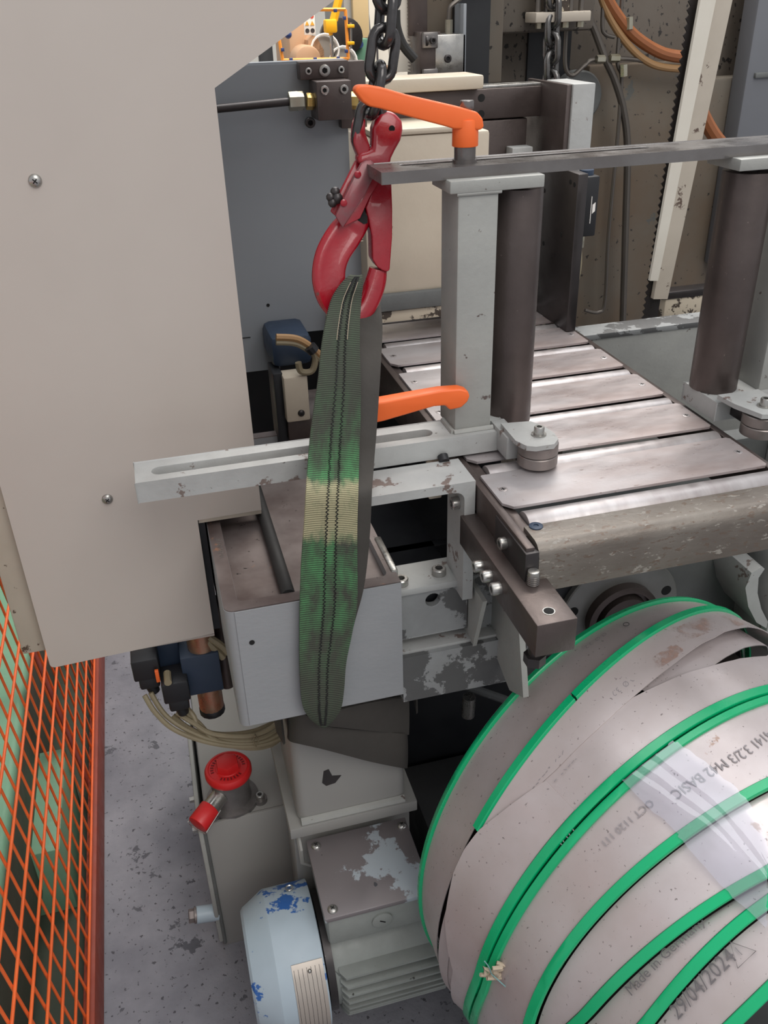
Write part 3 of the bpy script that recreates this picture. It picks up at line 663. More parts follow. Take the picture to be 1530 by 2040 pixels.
# ---- vertical guide stands (left and right)
def guide_stand(dx, right, label, grp=None):
    t = thing('guide_stand', label, 'guide', (.38+dx, 1.0, 1.035))
    m = lambda x: x+dx
    if not right:
        hole = rrect(-.034, .325, .991, 1.012, .0104, 6)
        part('slotted_bar', B().prism([(-.054, .973), (.425, .973), (.425, 1.031), (-.054, 1.031)], 'z', 1.035, 1.060, .0012, [hole]), 'grey_paint', t, 'pale grey slotted base bar')
        px, bx = .352, .425
    else:
        hole = rrect(.93, 1.25, .991, 1.012, .0104, 6)
        part('slotted_bar', B().prism([(.722, .963), (1.33, .963), (1.33, 1.045), (.722, 1.045)], 'z', 1.035, 1.060, .0012, [hole]), 'grey_paint', t)
    if not right:
        part('post', B().box(.352, .402, .989, 1.050, 1.058, 1.358, .003), 'grey_post', t, 'square grey post')
        part('cap', B().box(.341, .456, .985, 1.052, 1.358, 1.372, .0015), 'grey_post', t)
        part('weld', B().tube([(.350, .987, 1.061), (.404, .987, 1.061)], .004, 8).tube([(.350, .987, 1.061), (.350, 1.03, 1.061)], .004, 8).tube([(.35, .988, 1.357), (.404, .988, 1.357)], .0025, 8), 'grey_post', t)
        cx, cy = .445, 1.040
        part('vertical_roller', B().cyl((cx, cy, 1.045), (cx, cy, 1.352), .0325, seg=48, bev=.001), 'brown_steel', t, 'dark brown vertical steel roller')
        part('end_plug', B().cyl((cx, cy, 1.352), (cx, cy, 1.358), .012), 'dark_steel', t)
        wx, wy = .441, .9245
        pl = [(.409, .972), (.407, .918), (.414, .900), (.424, .894), (.448, .894), (.459, .906), (.4615, .922), (.459, .944), (.448, .966)]
        part('arm', B().box(.405, .425, .940, 1.0, 1.035, 1.066, .002), 'grey_paint', t)
    else:
        part('post', B().box(.802, .856, .985, 1.048, 1.058, 1.358, .003), 'grey_post', t)
        part('cap', B().box(.71, .86, .982, 1.052, 1.358, 1.372, .0015), 'grey_post', t)
        cx, cy = .752, 1.020
        part('vertical_roller', B().cyl((cx, cy, 1.060), (cx, cy, 1.352), .0325, seg=48, bev=.001), 'brown_steel', t, 'dark vertical steel roller')
        part('end_plug', B().cyl((cx, cy, 1.352), (cx, cy, 1.358), .012), 'dark_steel', t)
        wx, wy = .757, .912
        pl = [(.722, .965), (.725, .930), (.738, .890), (.757, .884), (.778, .890), (.785, .912), (.785, .965)]
        part('arm', B().box(.745, .765, .925, .98, 1.040, 1.066, .002), 'dark_steel', t)
    part('wheel_plate', B().prism(pl, 'z', 1.066, 1.0725, .001), 'grey_paint', t)
    part('guide_wheel', B().lathe([(0, .0235), (.001, .0255), (.0135, .0255), (.0148, .0245)], (wx, wy, 1.0335), (0, 0, 1), 40), 'roller_worn', t)
    part('guide_wheel', B().lathe([(0, .0245), (.0008, .0255), (.013, .0255), (.014, .0245)], (wx, wy, 1.0492), (0, 0, 1), 40), 'roller_worn', t)
    part('washer', B().cyl((wx, wy, 1.0725), (wx, wy, 1.0742), .0095, seg=24), 'bright_steel', t)
    socket(t, (wx, wy, 1.0740), (0, 0, 1), .0066, .010)
    return t
guide_stand(0, False, 'left guide stand: grey post and brown roller on a slotted bar')
guide_stand(.4, True, 'right guide stand with dark roller at the photo edge')
t = bpy.data.objects['guide_stand']
part('hole_plug', B().cyl((.33, .972, 1.038), (.33, .964, 1.033), .007, seg=12), 'black_plastic', t)

# ---- tie bar across the stands
t = thing('tie_bar', 'long flat steel tie bar lying across both guide stands', 'bar', (.8, 1.034, 1.372))
holes = [rrect(.30, .62, 1.040, 1.053, .0062, 5)]
part('bar', B().prism([(.266, 1.0), (1.3, 1.0), (1.3, 1.068), (.266, 1.068)], 'z', 1.372, 1.3835, .0008, holes, seg=1), 'tie_bar_steel', t)

# ---- orange clamping levers
def lever(label, pts, Y0, Y1, hub, hz0, hz1, hr, grp='orange clamping levers'):
    t = thing('clamping_lever', label, 'lever', (hub[0], hub[1], hz0), grp)
    def W(x, y, yy): return at(x, y, Y=yy)
    hx = hub[0]; P3 = [W(x, y, hub[1]) for x, y in pts]
    xs = [p.x for p in P3]; far = max(xs, key=lambda v: abs(v-hx))
    b = B(); poly = [(p.x, p.z) for p in P3]; tb = bmesh.new()
    b.prism(poly, 'y', -1, 1, 0)
    for v in b.bm.verts:
        f = (v.co.x-hx)/(far-hx); half = .0125*(1-f)+.0085*max(f, 0); yc = hub[1]+(Y1-Y0)*max(f, 0); v.co.y = yc+half*v.co.y
    es = [e for e in b.bm.edges if e.calc_face_angle(0) > .35]
    bmesh.ops.bevel(b.bm, geom=es, offset=.0025, segments=3, affect='EDGES', profile=.5, clamp_overlap=True)
    part('arm', b, 'lever_orange', t)
    part('hub', B().cyl((hub[0], hub[1], hz0), (hub[0], hub[1], hz1), hr, hr*.98, 28, .0012), 'lever_orange', t)
    return t
Z1 = lambda x, y: (400+x/2.55, y/2.55)
t = lever('orange clamping lever on top of the tie bar', [Z1(*p) for p in ((775, 462), (782, 440), (800, 430), (850, 430), (920, 443), (1050, 481), (1310, 541), (1385, 563), (1412, 596), (1418, 640), (1400, 655), (1268, 650), (1240, 640), (1050, 590), (900, 548), (850, 538), (815, 515))], 1.034, 1.034, (.3755, 1.034), 1.401, 1.430, .0152)
part('threaded_post', B().cyl((.3755, 1.034, 1.3835), (.3755, 1.034, 1.402), .0125, seg=24), 'tie_bar_steel', t)
part('collar', B().cyl((.3755, 1.034, 1.3835), (.3755, 1.034, 1.387), .0145, seg=24), 'tie_bar_steel', t)
part('release_button', B().cyl((.377, 1.034, 1.440), (.377, 1.034, 1.4495), .008, seg=20, bev=.001), 'tie_bar_steel', t)
Z5 = lambda x, y: (480+x/3.06, 620+y/3.06)
t = lever('orange clamping lever low between the sling and the grey post', [Z5(*p) for p in ((640, 560), (700, 545), (845, 515), (1000, 473), (1170, 428), (1280, 411), (1322, 420), (1333, 450), (1320, 485), (1285, 522), (1220, 541), (1195, 515), (1130, 525), (845, 630), (640, 690))], 1.006, .975, (.196, 1.006), 1.062, 1.085, .0145)
part('threaded_post', B().cyl((.196, 1.006, 1.034), (.196, 1.006, 1.064), .0075, seg=16), 'tie_bar_steel', t)

# ---- grey C bracket under the slotted bar
t = thing('bent_bracket', 'pale grey bent bracket under the slotted bar left of the table', 'bracket', (.30, .93, .86))
pr = [(.205, 1.033), (.350, 1.033), (.350, .855), (.336, .855), (.336, 1.008)]
for k in range(1, 5): a = k*PI/10; pr.append((.336-.012*(1-math.cos(a)), 1.008+.012*math.sin(a)))
pr += [(.320, 1.0205), (.205, 1.0205)]
part('bent_plate', B().prism(pr, 'y', .903, .968, .0008, seg=1), 'grey_paint', t)
part('ledge', B().box(.252, .345, .925, .985, .862, .872, .001), 'grey_paint', t)
for x, y in ((.262, .94), (.318, .948)): socket(t, (x, y, .872), (0, 0, 1), .010, .010, 'bright_steel')
socket(t, (.336, .925, .993), (-1, 0, 0), .0085, .010)
part('stop_tab', B().box(.316, .334, .985, 1.0, .968, 1.02, .002), 'beige_cast', t)
part('rear_tab', B().box(.352, .362, .90, .915, .965, .992, .002), 'grey_post', t)

# ---- dark steel stop block with bolts
t = thing('stop_block', 'dark steel square bar with three socket screws and a stud', 'steel block', (.354, .78, .945))
part('bar', B().box(.331, .377, .667, .905, .944, .986, .0012), 'brown_steel', t)
for x, y in ((945, 1130), (962, 1150), (980, 1175)):
    a = at(x, y, X=.322); socket(t, (.331, a.y-.002, a.z+.002), (-1, 0, 0), .0076, .011)
part('stud', B().cyl((.357, .738, .986), (.357, .738, 1.004), .0066, seg=20, bev=.001), 'bright_steel', t)
for k in range(5): part('stud_thread', B().tube([(.357+.0068*math.cos(q*PI/8), .738+.0068*math.sin(q*PI/8), .988+.0024*k) for q in range(16)], .0005, 5, closed=True), 'tie_bar_steel', t)
hl = part('threaded_hole', B().lathe([(0, .0068), (.0006, .0068), (.0006, .0056)], (.353, .687, .9858), (0, 0, 1), 24), 'bright_steel', t); part('bore', B().cyl((.353, .687, .9863), (.353, .687, .9866), .0056), 'hole_black', hl)
part('lower_bolt', B().cyl((.347, .70, .944), (.347, .70, .920), .008, seg=16).cyl((.347, .70, .920), (.347, .70, .908), .0125, seg=6), 'dark_steel', t)

# ---- base beam with recessed tray top
t = thing('base_beam', 'grey painted base beam with rusty recessed tray top', 'machine base', (.14, 1.05, .71))
def xy_round(x0, x1, y0, y1, r):
    p = [(x1, y0), (x1, y1), (x0, y1)]
    for k in range(7): a = PI+PI/2*k/6; p.append((x0+r+r*math.cos(a), y0+r+r*math.sin(a)))
    return p
part('body', B().prism(xy_round(.025, .253, .907, 1.42, .012), 'z', .709, .884, .0025), 'grey_beam', t)
part('rim_wall', B().prism(xy_round(.025, .253, .907, 1.42, .012), 'z', .884, .8985, 0, [rrect(.044, .240, .926, 1.40, .008, 4)]), 'grey_beam', t)
part('rim', B().prism(xy_round(.0255, .2525, .9075, 1.42, .012), 'z', .8985, .900, 0, [rrect(.0438, .2402, .9258, 1.40, .008, 4)]), 'rust_floor_steel', t)
text_part('A 190 395-01', .009, lambda x, y: (.0395-y, 1.085-x*1.05, .9003), 'bright_steel', t, 'stamped_number')
part('tray_floor', B().box(.043, .241, .925, 1.402, .884, .886), 'rust_floor_steel', t)
part('front_skin', B().prism([(.0375, .7105), (.2525, .7105), (.2525, .8985), (.0375, .8985)], 'y', .9055, .908), 'grey_beam', t)
part('spindle', B().cyl((.109, .927, .895), (.109, 1.40, .895), .009, seg=20), 'black_rubber', t, 'dark threaded spindle')
a = at(502, 1280, Y=.905); part('hole', B().cyl((a.x, .9045, a.z), (a.x, .9056, a.z), .0035, seg=12), 'hole_black', t)
part('wear_strip', B().box(.246, .256, .93, 1.02, .89, .903, .003), 'bright_steel', t)
part('web_plate', B().prism([(.253, .788), (.352, .788), (.352, .868), (.253, .868)], 'y', .928, .94, .0008, [circle2(.303, .845, .0105)], seg=1), 'grey_flaked', t, 'flaked grey plate with a round hole')
part('web_back', B().box(.253, .352, .945, .95, .79, .868), 'black_paint_shade', t)
part('ledge', B().box(.253, .43, .915, .96, .770, .776, .001), 'grey_paint', t)
part('lower_flange', B().prism([(.253, .694), (.455, .692), (.455, .755), (.43, .772), (.253, .772)], 'y', .907, .93, .002), 'grey_flaked', t, 'lower flange with heavily flaked grey paint')
part('gusset', B().prism([(.955, .868), (.875, .868), (.915, .745), (.955, .76)], 'x', .354, .360, .0006), 'grey_post', t)
part('end_gusset', B().prism([(.36, .868), (.41, .868), (.47, .72), (.45, .69), (.36, .76)], 'y', .935, .95, .001), 'grey_flaked', t)
part('angle_brace', B().prism([(.97, .90), (.86, .90), (.815, .745), (.86, .72), (.97, .76)], 'x', .392, .400, .001), 'grey_post', t)

# ---- pedestal column
t = thing('pedestal', 'grey square pedestal column with weld and base flange', 'pedestal', (.19, 1.07, 0))
part('column', B().prism(rrect(.096, .276, .985, 1.165, .016, 5), 'z', .415, .712), 'grey_tank', t)
part('weld', B().tube([(.10, .984, .414), (.272, .984, .414)], .008, 8), 'grey_post', t)
part('flange', B().box(.080, .292, .975, 1.19, .388, .410, .002), 'grey_tank', t)
part('base', B().box(.086, .285, .998, 1.19, .0, .388, .003), 'grey_tank', t)
part('paint_chip', B().prism([(at(x, y, Y=.984).x, at(x, y, Y=.984).z) for x, y in ((642, 1560), (645, 1537), (655, 1533), (662, 1546), (680, 1545), (668, 1560), (650, 1566))], 'y', .9842, .9851), 'dark_steel', t)
part('mount_lug', B().tube([(.094, .99, .372), (.094, .975, .36), (.094, .975, .33), (.112, .975, .315)], .004, 6), 'grey_tank', t)

# ---- hydraulic tank
t = thing('hydraulic_tank', 'grey welded hydraulic tank standing on the concrete floor', 'tank', (.02, 1.25, 0))
part('body', B().box(-.052, .098, 1.102, 1.50, .0, .322, .002), 'grey_tank', t)
part('front_sheet', B().box(-.060, .10, 1.096, 1.102, .0, .331, .001), 'grey_tank', t)
part('left_flange', B().box(-.066, -.058, 1.09, 1.50, .02, .336, .002), 'grey_post', t)
part('lid', B().box(-.05, .098, 1.105, 1.50, .322, .328, .001), 'grey_tank', t)
part('weld_seam', B().tube([(-.056, 1.094, .325), (-.0555, 1.0945, .16), (-.056, 1.094, .01)], .0035, 8, sub=6), 'grey_dirty', t)
for y_, z in ((1.19, .30), (1.115, .305)): part('flange_bolt', B().cyl((-.066, y_, z), (-.076, y_, z), .006, seg=6), 'bright_steel', t)
part('drain_stub', B().cyl((-.058, 1.105, .088), (-.098, 1.105, .094), .0155, seg=24), 'motor_cover', t, 'pale drain stub')
part('drain_plug', B().cyl((-.098, 1.105, .094), (-.102, 1.105, .0945), .0145).cyl((-.102, 1.105, .0945), (-.112, 1.105, .096), .0125, seg=6, bev=.001), 'rust_floor_steel', t)

# ---- filler filter with red cap
c = Vector((.0, 1.142, .328))
t = thing('filler_filter', 'cast metal filler neck with red hexagon cap on the tank', 'filter', c)
part('housing', B().lathe([(0, .046), (.008, .046), (.010, .034), (.030, .032), (.055, .035), (.066, .036)], c, (0, 0, 1)), 'cast_alu', t)
cp = part('red_cap', B().lathe([(0, .0385), (.004, .0405), (.012, .0405), (.016, .038), (.017, .034), (.0155, .033), (.0155, .022), (.017, .021), (.017, .0)], c+Vector((0, 0, .064)), (0, 0, 1), 48), 'cap_red', t)
part('hexagon', B().cyl(c+Vector((0, 0, .078)), c+Vector((0, 0, .094)), .0215, .0200, 6, .0008), 'cap_red', cp)
for k in range(30):
    a = 2*PI*k/30
    if k % 10 < 7:
        q = c+Vector((.0275*math.cos(a), .0275*math.sin(a), .0797)); part('raised_mark', B().box(q.x-.0011, q.x+.0011, q.y-.0026, q.y+.0026, q.z-.001, q.z+.0006, rot=Matrix.Rotation(a-PI/2, 3, 'Z')), 'cap_mark', cp)
for a in (-20, 100, 220):
    p = c+Vector((.050*math.cos(math.radians(a)), .050*math.sin(math.radians(a)), 0)); part('lug', B().cyl(p, p+Vector((0, 0, .008)), .012), 'cast_alu', t); socket(t, p+Vector((0, 0, .008)), (0, 0, 1), .0075, .009)
d = Vector((-.72, -.66, -.22)).normalized(); p = c+Vector((-.02, -.022, .040))
part('side_port', B().cyl(p, p+d*.034, .0155), 'bright_steel', t)
part('red_plug', B().cyl(p+d*.026, p+d*.062, .0185, seg=28, bev=.002), 'cap_red', t, 'red plastic side plug')
e = Vector((d.y, -d.x, 0)).normalized(); u = e.cross(d)
q = p+d*.064
part('wire_clip', B().tube([p+d*.022+e*.019, q+e*.021-u*.004, q+e*.016-u*.013, q-e*.016-u*.013, q-e*.021-u*.004, p+d*.022-e*.019], .0011, 6), 'bright_steel', t)

# ---- valve stack under the cover
t = thing('valve_stack', 'dark blue solenoid valve block with black plugs under the cover', 'valve', (-.02, 1.16, .56))
part('front_block', B().box(-.047, .014, 1.150, 1.215, .573, .652, .002), 'valve_blue', t)
part('rear_block', B().box(-.085, -.047, 1.185, 1.25, .585, .70, .002), 'valve_blue', t)
part('coil_tube', B().cyl((-.010, 1.175, .573), (-.010, 1.175, .522), .0205, seg=32), 'valve_tube', t)
part('end_cap', B().lathe([(0, .0205), (.002, .0215), (.012, .0215), (.014, .018)], (-.010, 1.175, .524), (0, 0, -1), 14), 'black_plastic', t)
part('upper_tube', B().cyl((-.010, 1.175, .652), (-.010, 1.175, .70), .023, seg=32), 'valve_tube', t)
part('brown_tube', B().cyl((.022, 1.20, .54), (.022, 1.20, .72), .012, seg=16), 'brown_steel', t)
for x0, z0, Yp in ((-.122, .600, 1.15), (-.082, .560, 1.13)):
    pc = part('plug', B().box(x0, x0+.042, Yp, Yp+.05, z0+.022, z0+.062, .003), 'black_plastic', t)
    part('plug_neck', B().box(x0+.006, x0+.038, Yp+.004, Yp+.042, z0, z0+.024, .004), 'black_plastic', pc)
    part('gland', B().cyl((x0+.022, Yp+.02, z0+.002), (x0+.026, Yp+.02, z0-.018), .011, .009, 16), 'black_plastic', pc)
part('tag', B().box(-.088, -.082, 1.14, 1.146, .622, .645, .001), 'lever_orange', t)
part('stub_pin', B().cyl((-.07, 1.125, .63), (-.07, 1.15, .63), .006, seg=10), 'cable_beige', t)
t = thing('cable_bundle', 'bundle of beige cables sagging from the valve plugs', 'cables', (.0, 1.13, .48))
cab = ([(288, 1385), (310, 1420), (350, 1455), (420, 1480), (500, 1487), (560, 1470), (585, 1440)], [(300, 1380), (330, 1425), (380, 1458), (440, 1478), (510, 1480), (555, 1462), (580, 1430)],
       [(345, 1425), (375, 1450), (430, 1470), (500, 1474), (545, 1458), (575, 1425)], [(352, 1420), (385, 1440), (425, 1462), (495, 1466), (540, 1450), (570, 1420)],
       [(362, 1412), (395, 1440), (430, 1474), (490, 1490), (540, 1484), (575, 1455)], [(368, 1405), (385, 1425), (400, 1452), (440, 1463), (500, 1458), (545, 1440)])
for i, pts in enumerate(cab):
    n_ = len(pts); part('cable', B().tube([at(x, y, Y=1.155-.03*math.sin(PI*k/(n_-1))+.004*(i % 3)) for k, (x, y) in enumerate(pts)], .0043, 8, sub=6), 'cable_beige', t)
part('cable_tie', B().tube([at(x, y, Y=1.118) for x, y in ((508, 1462), (505, 1475), (510, 1489), (515, 1476))], .0012, 6, closed=True), 'cable_beige', t)
t = bpy.data.objects['valve_stack']
for k, pts in enumerate((((410, 1275), (425, 1290), (445, 1310)), ((415, 1268), (440, 1285), (455, 1300)))):
    solo('pipe', B().tube([at(x, y, Y=1.16) for x, y in pts], .006, 8, sub=3), 'cable_beige', ('lower' if k == 0 else 'upper')+' short tan pipe between cover and base beam', 'pipe')

# ---- electric motor
AY, AZ = .905, .198
t = thing('electric_motor', 'grey finned electric motor with pale blue-chipped fan cover', 'motor', (.15, AY, 0))
prof = [(-.014, .060), (-.017, .086), (-.013, .091), (.020, .110), (.024, .1115), (.096, .1115), (.097, .109), (.097, .104)]
part('fan_cover', B().lathe(prof, (0, AY, AZ), (1, 0, 0), 48), 'motor_cover', t, 'pale grey fan cover with blue chips', sharp=14)
part('fan_grille', B().lathe([(0, .058), (.001, .058)], (-.0165, AY, AZ), (1, 0, 0)), 'dark_steel', t)
part('stator', B().cyl((.10, AY, AZ), (.31, AY, AZ), .086, seg=40), 'motor_grey', t)
part('end_shield', B().cyl((.100, AY, AZ), (.112, AY, AZ), .092, seg=40), 'dark_steel', t)
part('end_shield', B().cyl((.295, AY, AZ), (.318, AY, AZ), .092, seg=40, bev=.004), 'motor_grey', t)
for side in (-1, 1):
    for k in range(-6, 4):
        z = AZ+.0155*k; dz = z-AZ
        if abs(dz) > .1: continue
        yo = math.sqrt(max(.104**2-dz*dz, 0)); yi = .02
        if yo < yi+.004: continue
        y0, y1 = AY+side*yi, AY+side*yo
        pl = [(.118, y0), (.118, y1-side*.012), (.126, y1), (.288, y1), (.300, y1-side*.012), (.300, y0)]
        part('cooling_fin', B().prism(pl, 'z', z-.0022, z+.0022, .0007, seg=1), 'motor_grey', t)
# wide upper fin with cast tabs, under the terminal box
pf = [(.112, .888), (.285, .888), (.288, .846), (.272, .822), (.122, .822), (.112, .832)]
part('upper_fin', B().prism(pf, 'z', .236, .243, .002), 'motor_grey', t)
for x in (.125, .255): part('cast_tab', B().box(x, x+.018, .852, .880, .240, .262, .003), 'motor_grey', t)
part('foot', B().box(.14, .28, .90, .985, .0, .12, .004), 'motor_grey', t)
b = part('terminal_box', B().box(.108, .268, .836, .978, .300, .362, .006), 'motor_grey', t)
part('lid', B().box(.104, .272, .832, .982, .362, .371, .0015), 'lid_flaked', b, 'lid with flaked grey paint')
for x, y in ((.119, .846), (.118, .966), (.262, .966)): pan_screw(b, (x, y, .371), (0, 0, 1), .008)
pgl = part('blank_plug', B().lathe([(0, .016), (.003, .016), (.004, .014)], (.192, .836, .333), (0, -1, 0), 32), 'motor_grey', b)
part('slot', B().box(.187, .197, .8312, .833, .3322, .3338, rot=Matrix.Rotation(.6, 3, 'Y')), 'hole_black', pgl)
part('neck', B().box(.12, .26, .86, .96, .27, .302, .004), 'black_paint_shade', t)
npl = B(); R_ = .1123
g = [[(x, AY-R_*math.cos(math.radians(q)), AZ+R_*math.sin(math.radians(q))) for x in (.046, .070, .094)] for q in range(50, -34, -6)]
npl.grid(g, [[(0, -.0006, 0)]*3 for _ in g]); npo = part('name_plate', npl, 'plate_foil', t, 'silver rating plate')
for k in range(7):
    x = .049+.0065*k; lb = B().tube([(x, AY-(R_+.0008)*math.cos(math.radians(q)), AZ+(R_+.0008)*math.sin(math.radians(q))) for q in range(46, -32, -6)], .0003, 5); part('printed_line', lb, 'ink', npo)
for q in (43, -27): p = Vector((.0725, AY-(R_+.0006)*math.cos(math.radians(q)), AZ+(R_+.0006)*math.sin(math.radians(q)))); part('rivet', B().sph(p, .0034), 'bright_steel', npo)
p = Vector((.066, AY+.045, AZ+.098)); part('eye_bolt', B().tube([p+Vector((.006*math.cos(k*PI/6), 0, .006*math.sin(k*PI/6)+.012)) for k in range(12)], .0016, 6, closed=True), 'bright_steel', t)
p = Vector((.315, .85, .135)); part('mount_lug', B().box(.30, .335, .835, .86, .115, .135, .003), 'motor_grey', t)

# ================================================================== lifting gear
def hookY(py): return 1.10-(py-230)/410*.065
def hp(zx, zy, dy=0.0):
    """point of the hook, from a close look at 5.369 x"""
    py = 300+zy/5.369; return at(600+zx/5.369, py, Y=hookY(py)+dy)
t = thing('lifting_hook', 'red painted safety lifting hook hanging on the chain', 'hook', hp(560, 1850))
cl = [(640, 640, 130), (570, 760, 160), (465, 895, 184), (350, 1080, 182), (300, 1240, 178), (296, 1400, 178), (335, 1570, 165), (420, 1700, 138), (520, 1765, 120), (610, 1745, 114), (695, 1650, 112), (760, 1510, 112), (800, 1380, 106), (822, 1262, 92)]
cp_ = smooth([Vector((a, b_, w)) for a, b_, w in cl], 5)
b = B(); tb = bmesh.new(); rings = []; SC = .000625/5.369*1.02
for i, q in enumerate(cp_):
    a = cp_[max(i-1, 0)]; c = cp_[min(i+1, len(cp_)-1)]; d = Vector((c.x-a.x, c.y-a.y)).normalized(); nx, ny = -d.y, d.x
    f = i/(len(cp_)-1); dep = .0125*(1-.25*abs(2*f-1)); ring = []
    for k in range(16):
        an = 2*PI*k/16; ca, sa = math.cos(an), math.sin(an)
        ca = math.copysign(abs(ca)**.8, ca); sa = math.copysign(abs(sa)**.75, sa)
        p = hp(q.x+nx*q.z*ca, q.y+ny*q.z*ca); p.y += dep*sa*(.55+.45*min(1, abs(ca)*1.45)**4 if .1 < f < .6 else .9); ring.append(tb.verts.new(p))
    rings.append(ring)
for A, C_ in zip(rings, rings[1:]):
    for k in range(16): tb.faces.new((A[k], A[(k+1) % 16], C_[(k+1) % 16], C_[k]))
tb.faces.new(rings[0][::-1]); tb.faces.new(rings[-1]); b._merge(tb)
part('hook_body', b, 'hook_red', t, sharp=60)
def slab(pts, y0, y1, bev, m, name, par, lab=None, seg=3):
    P3 = [hp(x, y) for x, y in pts]; bb = B(); n = len(P3); q = bmesh.new()
    v0 = [q.verts.new(p+Vector((0, y0, 0))) for p in P3]; v1 = [q.verts.new(p+Vector((0, y1, 0))) for p in P3]
    for i in range(n): q.faces.new((v0[i], v0[(i+1) % n], v1[(i+1) % n], v1[i]))
    q.faces.new(v0[::-1]); q.faces.new(v1)
    bmesh.ops.recalc_face_normals(q, faces=q.faces)
    if bev: bmesh.ops.bevel(q, geom=[e for e in q.edges if e.calc_face_angle(0) > .3], offset=bev, segments=seg, affect='EDGES', profile=.5, clamp_overlap=True)
    bb._merge(q); return part(name, bb, m, par, lab, sharp=40)
slab(((780, 250), (860, 290), (940, 330), (950, 600), (948, 900), (922, 1255), (895, 1275), (840, 1258), (790, 1225), (742, 1150), (735, 900), (700, 720), (665, 590), (705, 480)), -.012, .012, .006, 'hook_red', 'gate', t, 'closed swinging gate')
ft = slab(((600, 110), (650, 80), (700, 78), (735, 105), (745, 160), (740, 240), (640, 440), (405, 792), (330, 668), (342, 640), (440, 430), (520, 260)), -.020, -.0145, .0012, 'hook_worn', 'trigger_plate', t, 'worn trigger plate', 2)
slab(((735, 130), (750, 240), (800, 315), (700, 480), (600, 700), (560, 720), (420, 790), (640, 440), (735, 250)), -.0145, .006, .002, 'hook_red', 'trigger_side', t)
slab(((700, 78), (740, 110), (800, 240), (800, 330), (560, 720), (480, 800), (330, 668), (440, 430), (600, 110)), .006, .012, .0015, 'hook_red', 'trigger_plate', t)
for x, y in ((605, 255), (455, 560)): p = hp(x, y, -.0205); part('rivet', B().lathe([(0, .0042), (.0012, .0040), (.002, .0025)], p, (0, -1, 0), 16), 'hook_red', t)
slab(((585, 730), (650, 615), (690, 690), (690, 760), (650, 770)), -.009, .008, 0, 'hole_black', 'latch_spring', t)
p = hp(355, 500, -.006)
for dx, dy, r in ((-40, 0, .0055), (10, -60, .006), (-20, 60, .0055), (30, 10, .007)): q = hp(355+dx, 500+dy, -.004); part('latch_pin', B().sph(q, r, seg=10), 'dark_steel', t)
# clevis fork: two lobes on a neck, drawn at 2.782 x
def kp(zx, zy): return ((550+zx/2.782-600)*5.369, (180+zy/2.782-300)*5.369)
slab([kp(*p) for p in ((548, 165), (572, 122), (612, 108), (650, 122), (690, 165), (694, 215), (684, 270), (650, 330), (630, 372), (620, 430), (520, 420), (470, 410), (442, 395), (452, 345), (500, 330), (528, 322), (530, 250), (528, 205))], -.009, .012, .0042, 'hook_red', 'clevis_lobe', t)
slab([kp(*p) for p in ((428, 200), (445, 150), (470, 143), (492, 160), (490, 230), (520, 320), (500, 352), (455, 372), (424, 290))], -.006, .014, .004, 'hook_red', 'clevis_lobe', t)
p = hp(*kp(641, 212), -.0082); part('pin_hole', B().cyl(p, p+Vector((0, -.0012, 0)), .0036, seg=14), 'hole_black', t)
cen = [at(736, 252, Y=1.096), at(748, 180, Y=1.10), at(762, 108, Y=1.103), at(768, 36, Y=1.106), at(772, -36, Y=1.109), at(775, -108, Y=1.112)]
chain('lifting_chain', 'dark steel chain carrying the red hook', cen, .0118, .040, .0665, 'chain_steel', 1.25)

# ---- sling
def ribbon(rows, m, name, par, nu=10, bulge=.004, th=.004, vscale=.56/888, label=None, twist=0.0):
    """rows: (pixel row, left, right, depth Y)"""
    R3 = smooth([Vector((y, l, r)) for y, l, r, Yd in rows], 6); Ys = smooth([Vector((Yd, 0, 0)) for *_, Yd in rows], 6)
    q = bmesh.new(); uvl = q.loops.layers.uv.new('UVMap'); V = []; U = []; info = {}
    for i, (v, yd) in enumerate(zip(R3, Ys)):
        a = at(v.y, v.x, Y=yd.x); c = at(v.z, v.x, Y=yd.x+twist); rowv = []; rowu = []
        for j in range(nu+1):
            u = j/nu; p = a.lerp(c, u); p.y -= bulge*(1-(2*u-1)**2); o = q.verts.new(p); info[o] = (u, (v.x-560)*vscale); rowv.append(o)
            o2 = q.verts.new(p+Vector((0, th, 0))); info[o2] = (u, (v.x-560)*vscale); rowu.append(o2)
        V.append(rowv); U.append(rowu)
    n = len(V)
    for i in range(n-1):
        for j in range(nu):
            q.faces.new((V[i][j], V[i+1][j], V[i+1][j+1], V[i][j+1])); q.faces.new((U[i][j], U[i][j+1], U[i+1][j+1], U[i+1][j]))
        q.faces.new((V[i][0], U[i][0], U[i+1][0], V[i+1][0])); q.faces.new((V[i][-1], V[i+1][-1], U[i+1][-1], U[i][-1]))
    q.faces.new(V[0]+U[0][::-1]); q.faces.new(V[-1][::-1]+U[-1])
    bmesh.ops.recalc_face_normals(q, faces=q.faces)
    for f in q.faces:
        for lp in f.loops: lp[uvl].uv = info[lp.vert]
    P = [[v.co.copy() for v in r] for r in V]
    bb = B(); bb.bm.free(); bb.bm = q
    return part(name, bb, m, par, label, sharp=50), P
t = thing('lifting_sling', 'dirty green webbing sling hanging from the red hook around the pedestal', 'sling', (.17, .93, .65))
rows = [(548, 700, 722, 1.052), (556, 690, 723, 1.030), (572, 676, 723, 1.020), (600, 660, 720, 1.014), (650, 648, 717, .994), (700, 640, 717, .978), (760, 634, 719, .963), (850, 621, 718, .948), (900, 616, 716, .938), (940, 613, 715, .925), (980, 610, 714, .899), (1050, 606, 712, .894), (1120, 601, 712, .892), (1200, 598, 712, .892), (1260, 597, 702, .892), (1320, 597, 690, .890), (1370, 599, 686, .889), (1410, 604, 680, .890), (1435, 620, 665, .895), (1447, 636, 652, .902)]
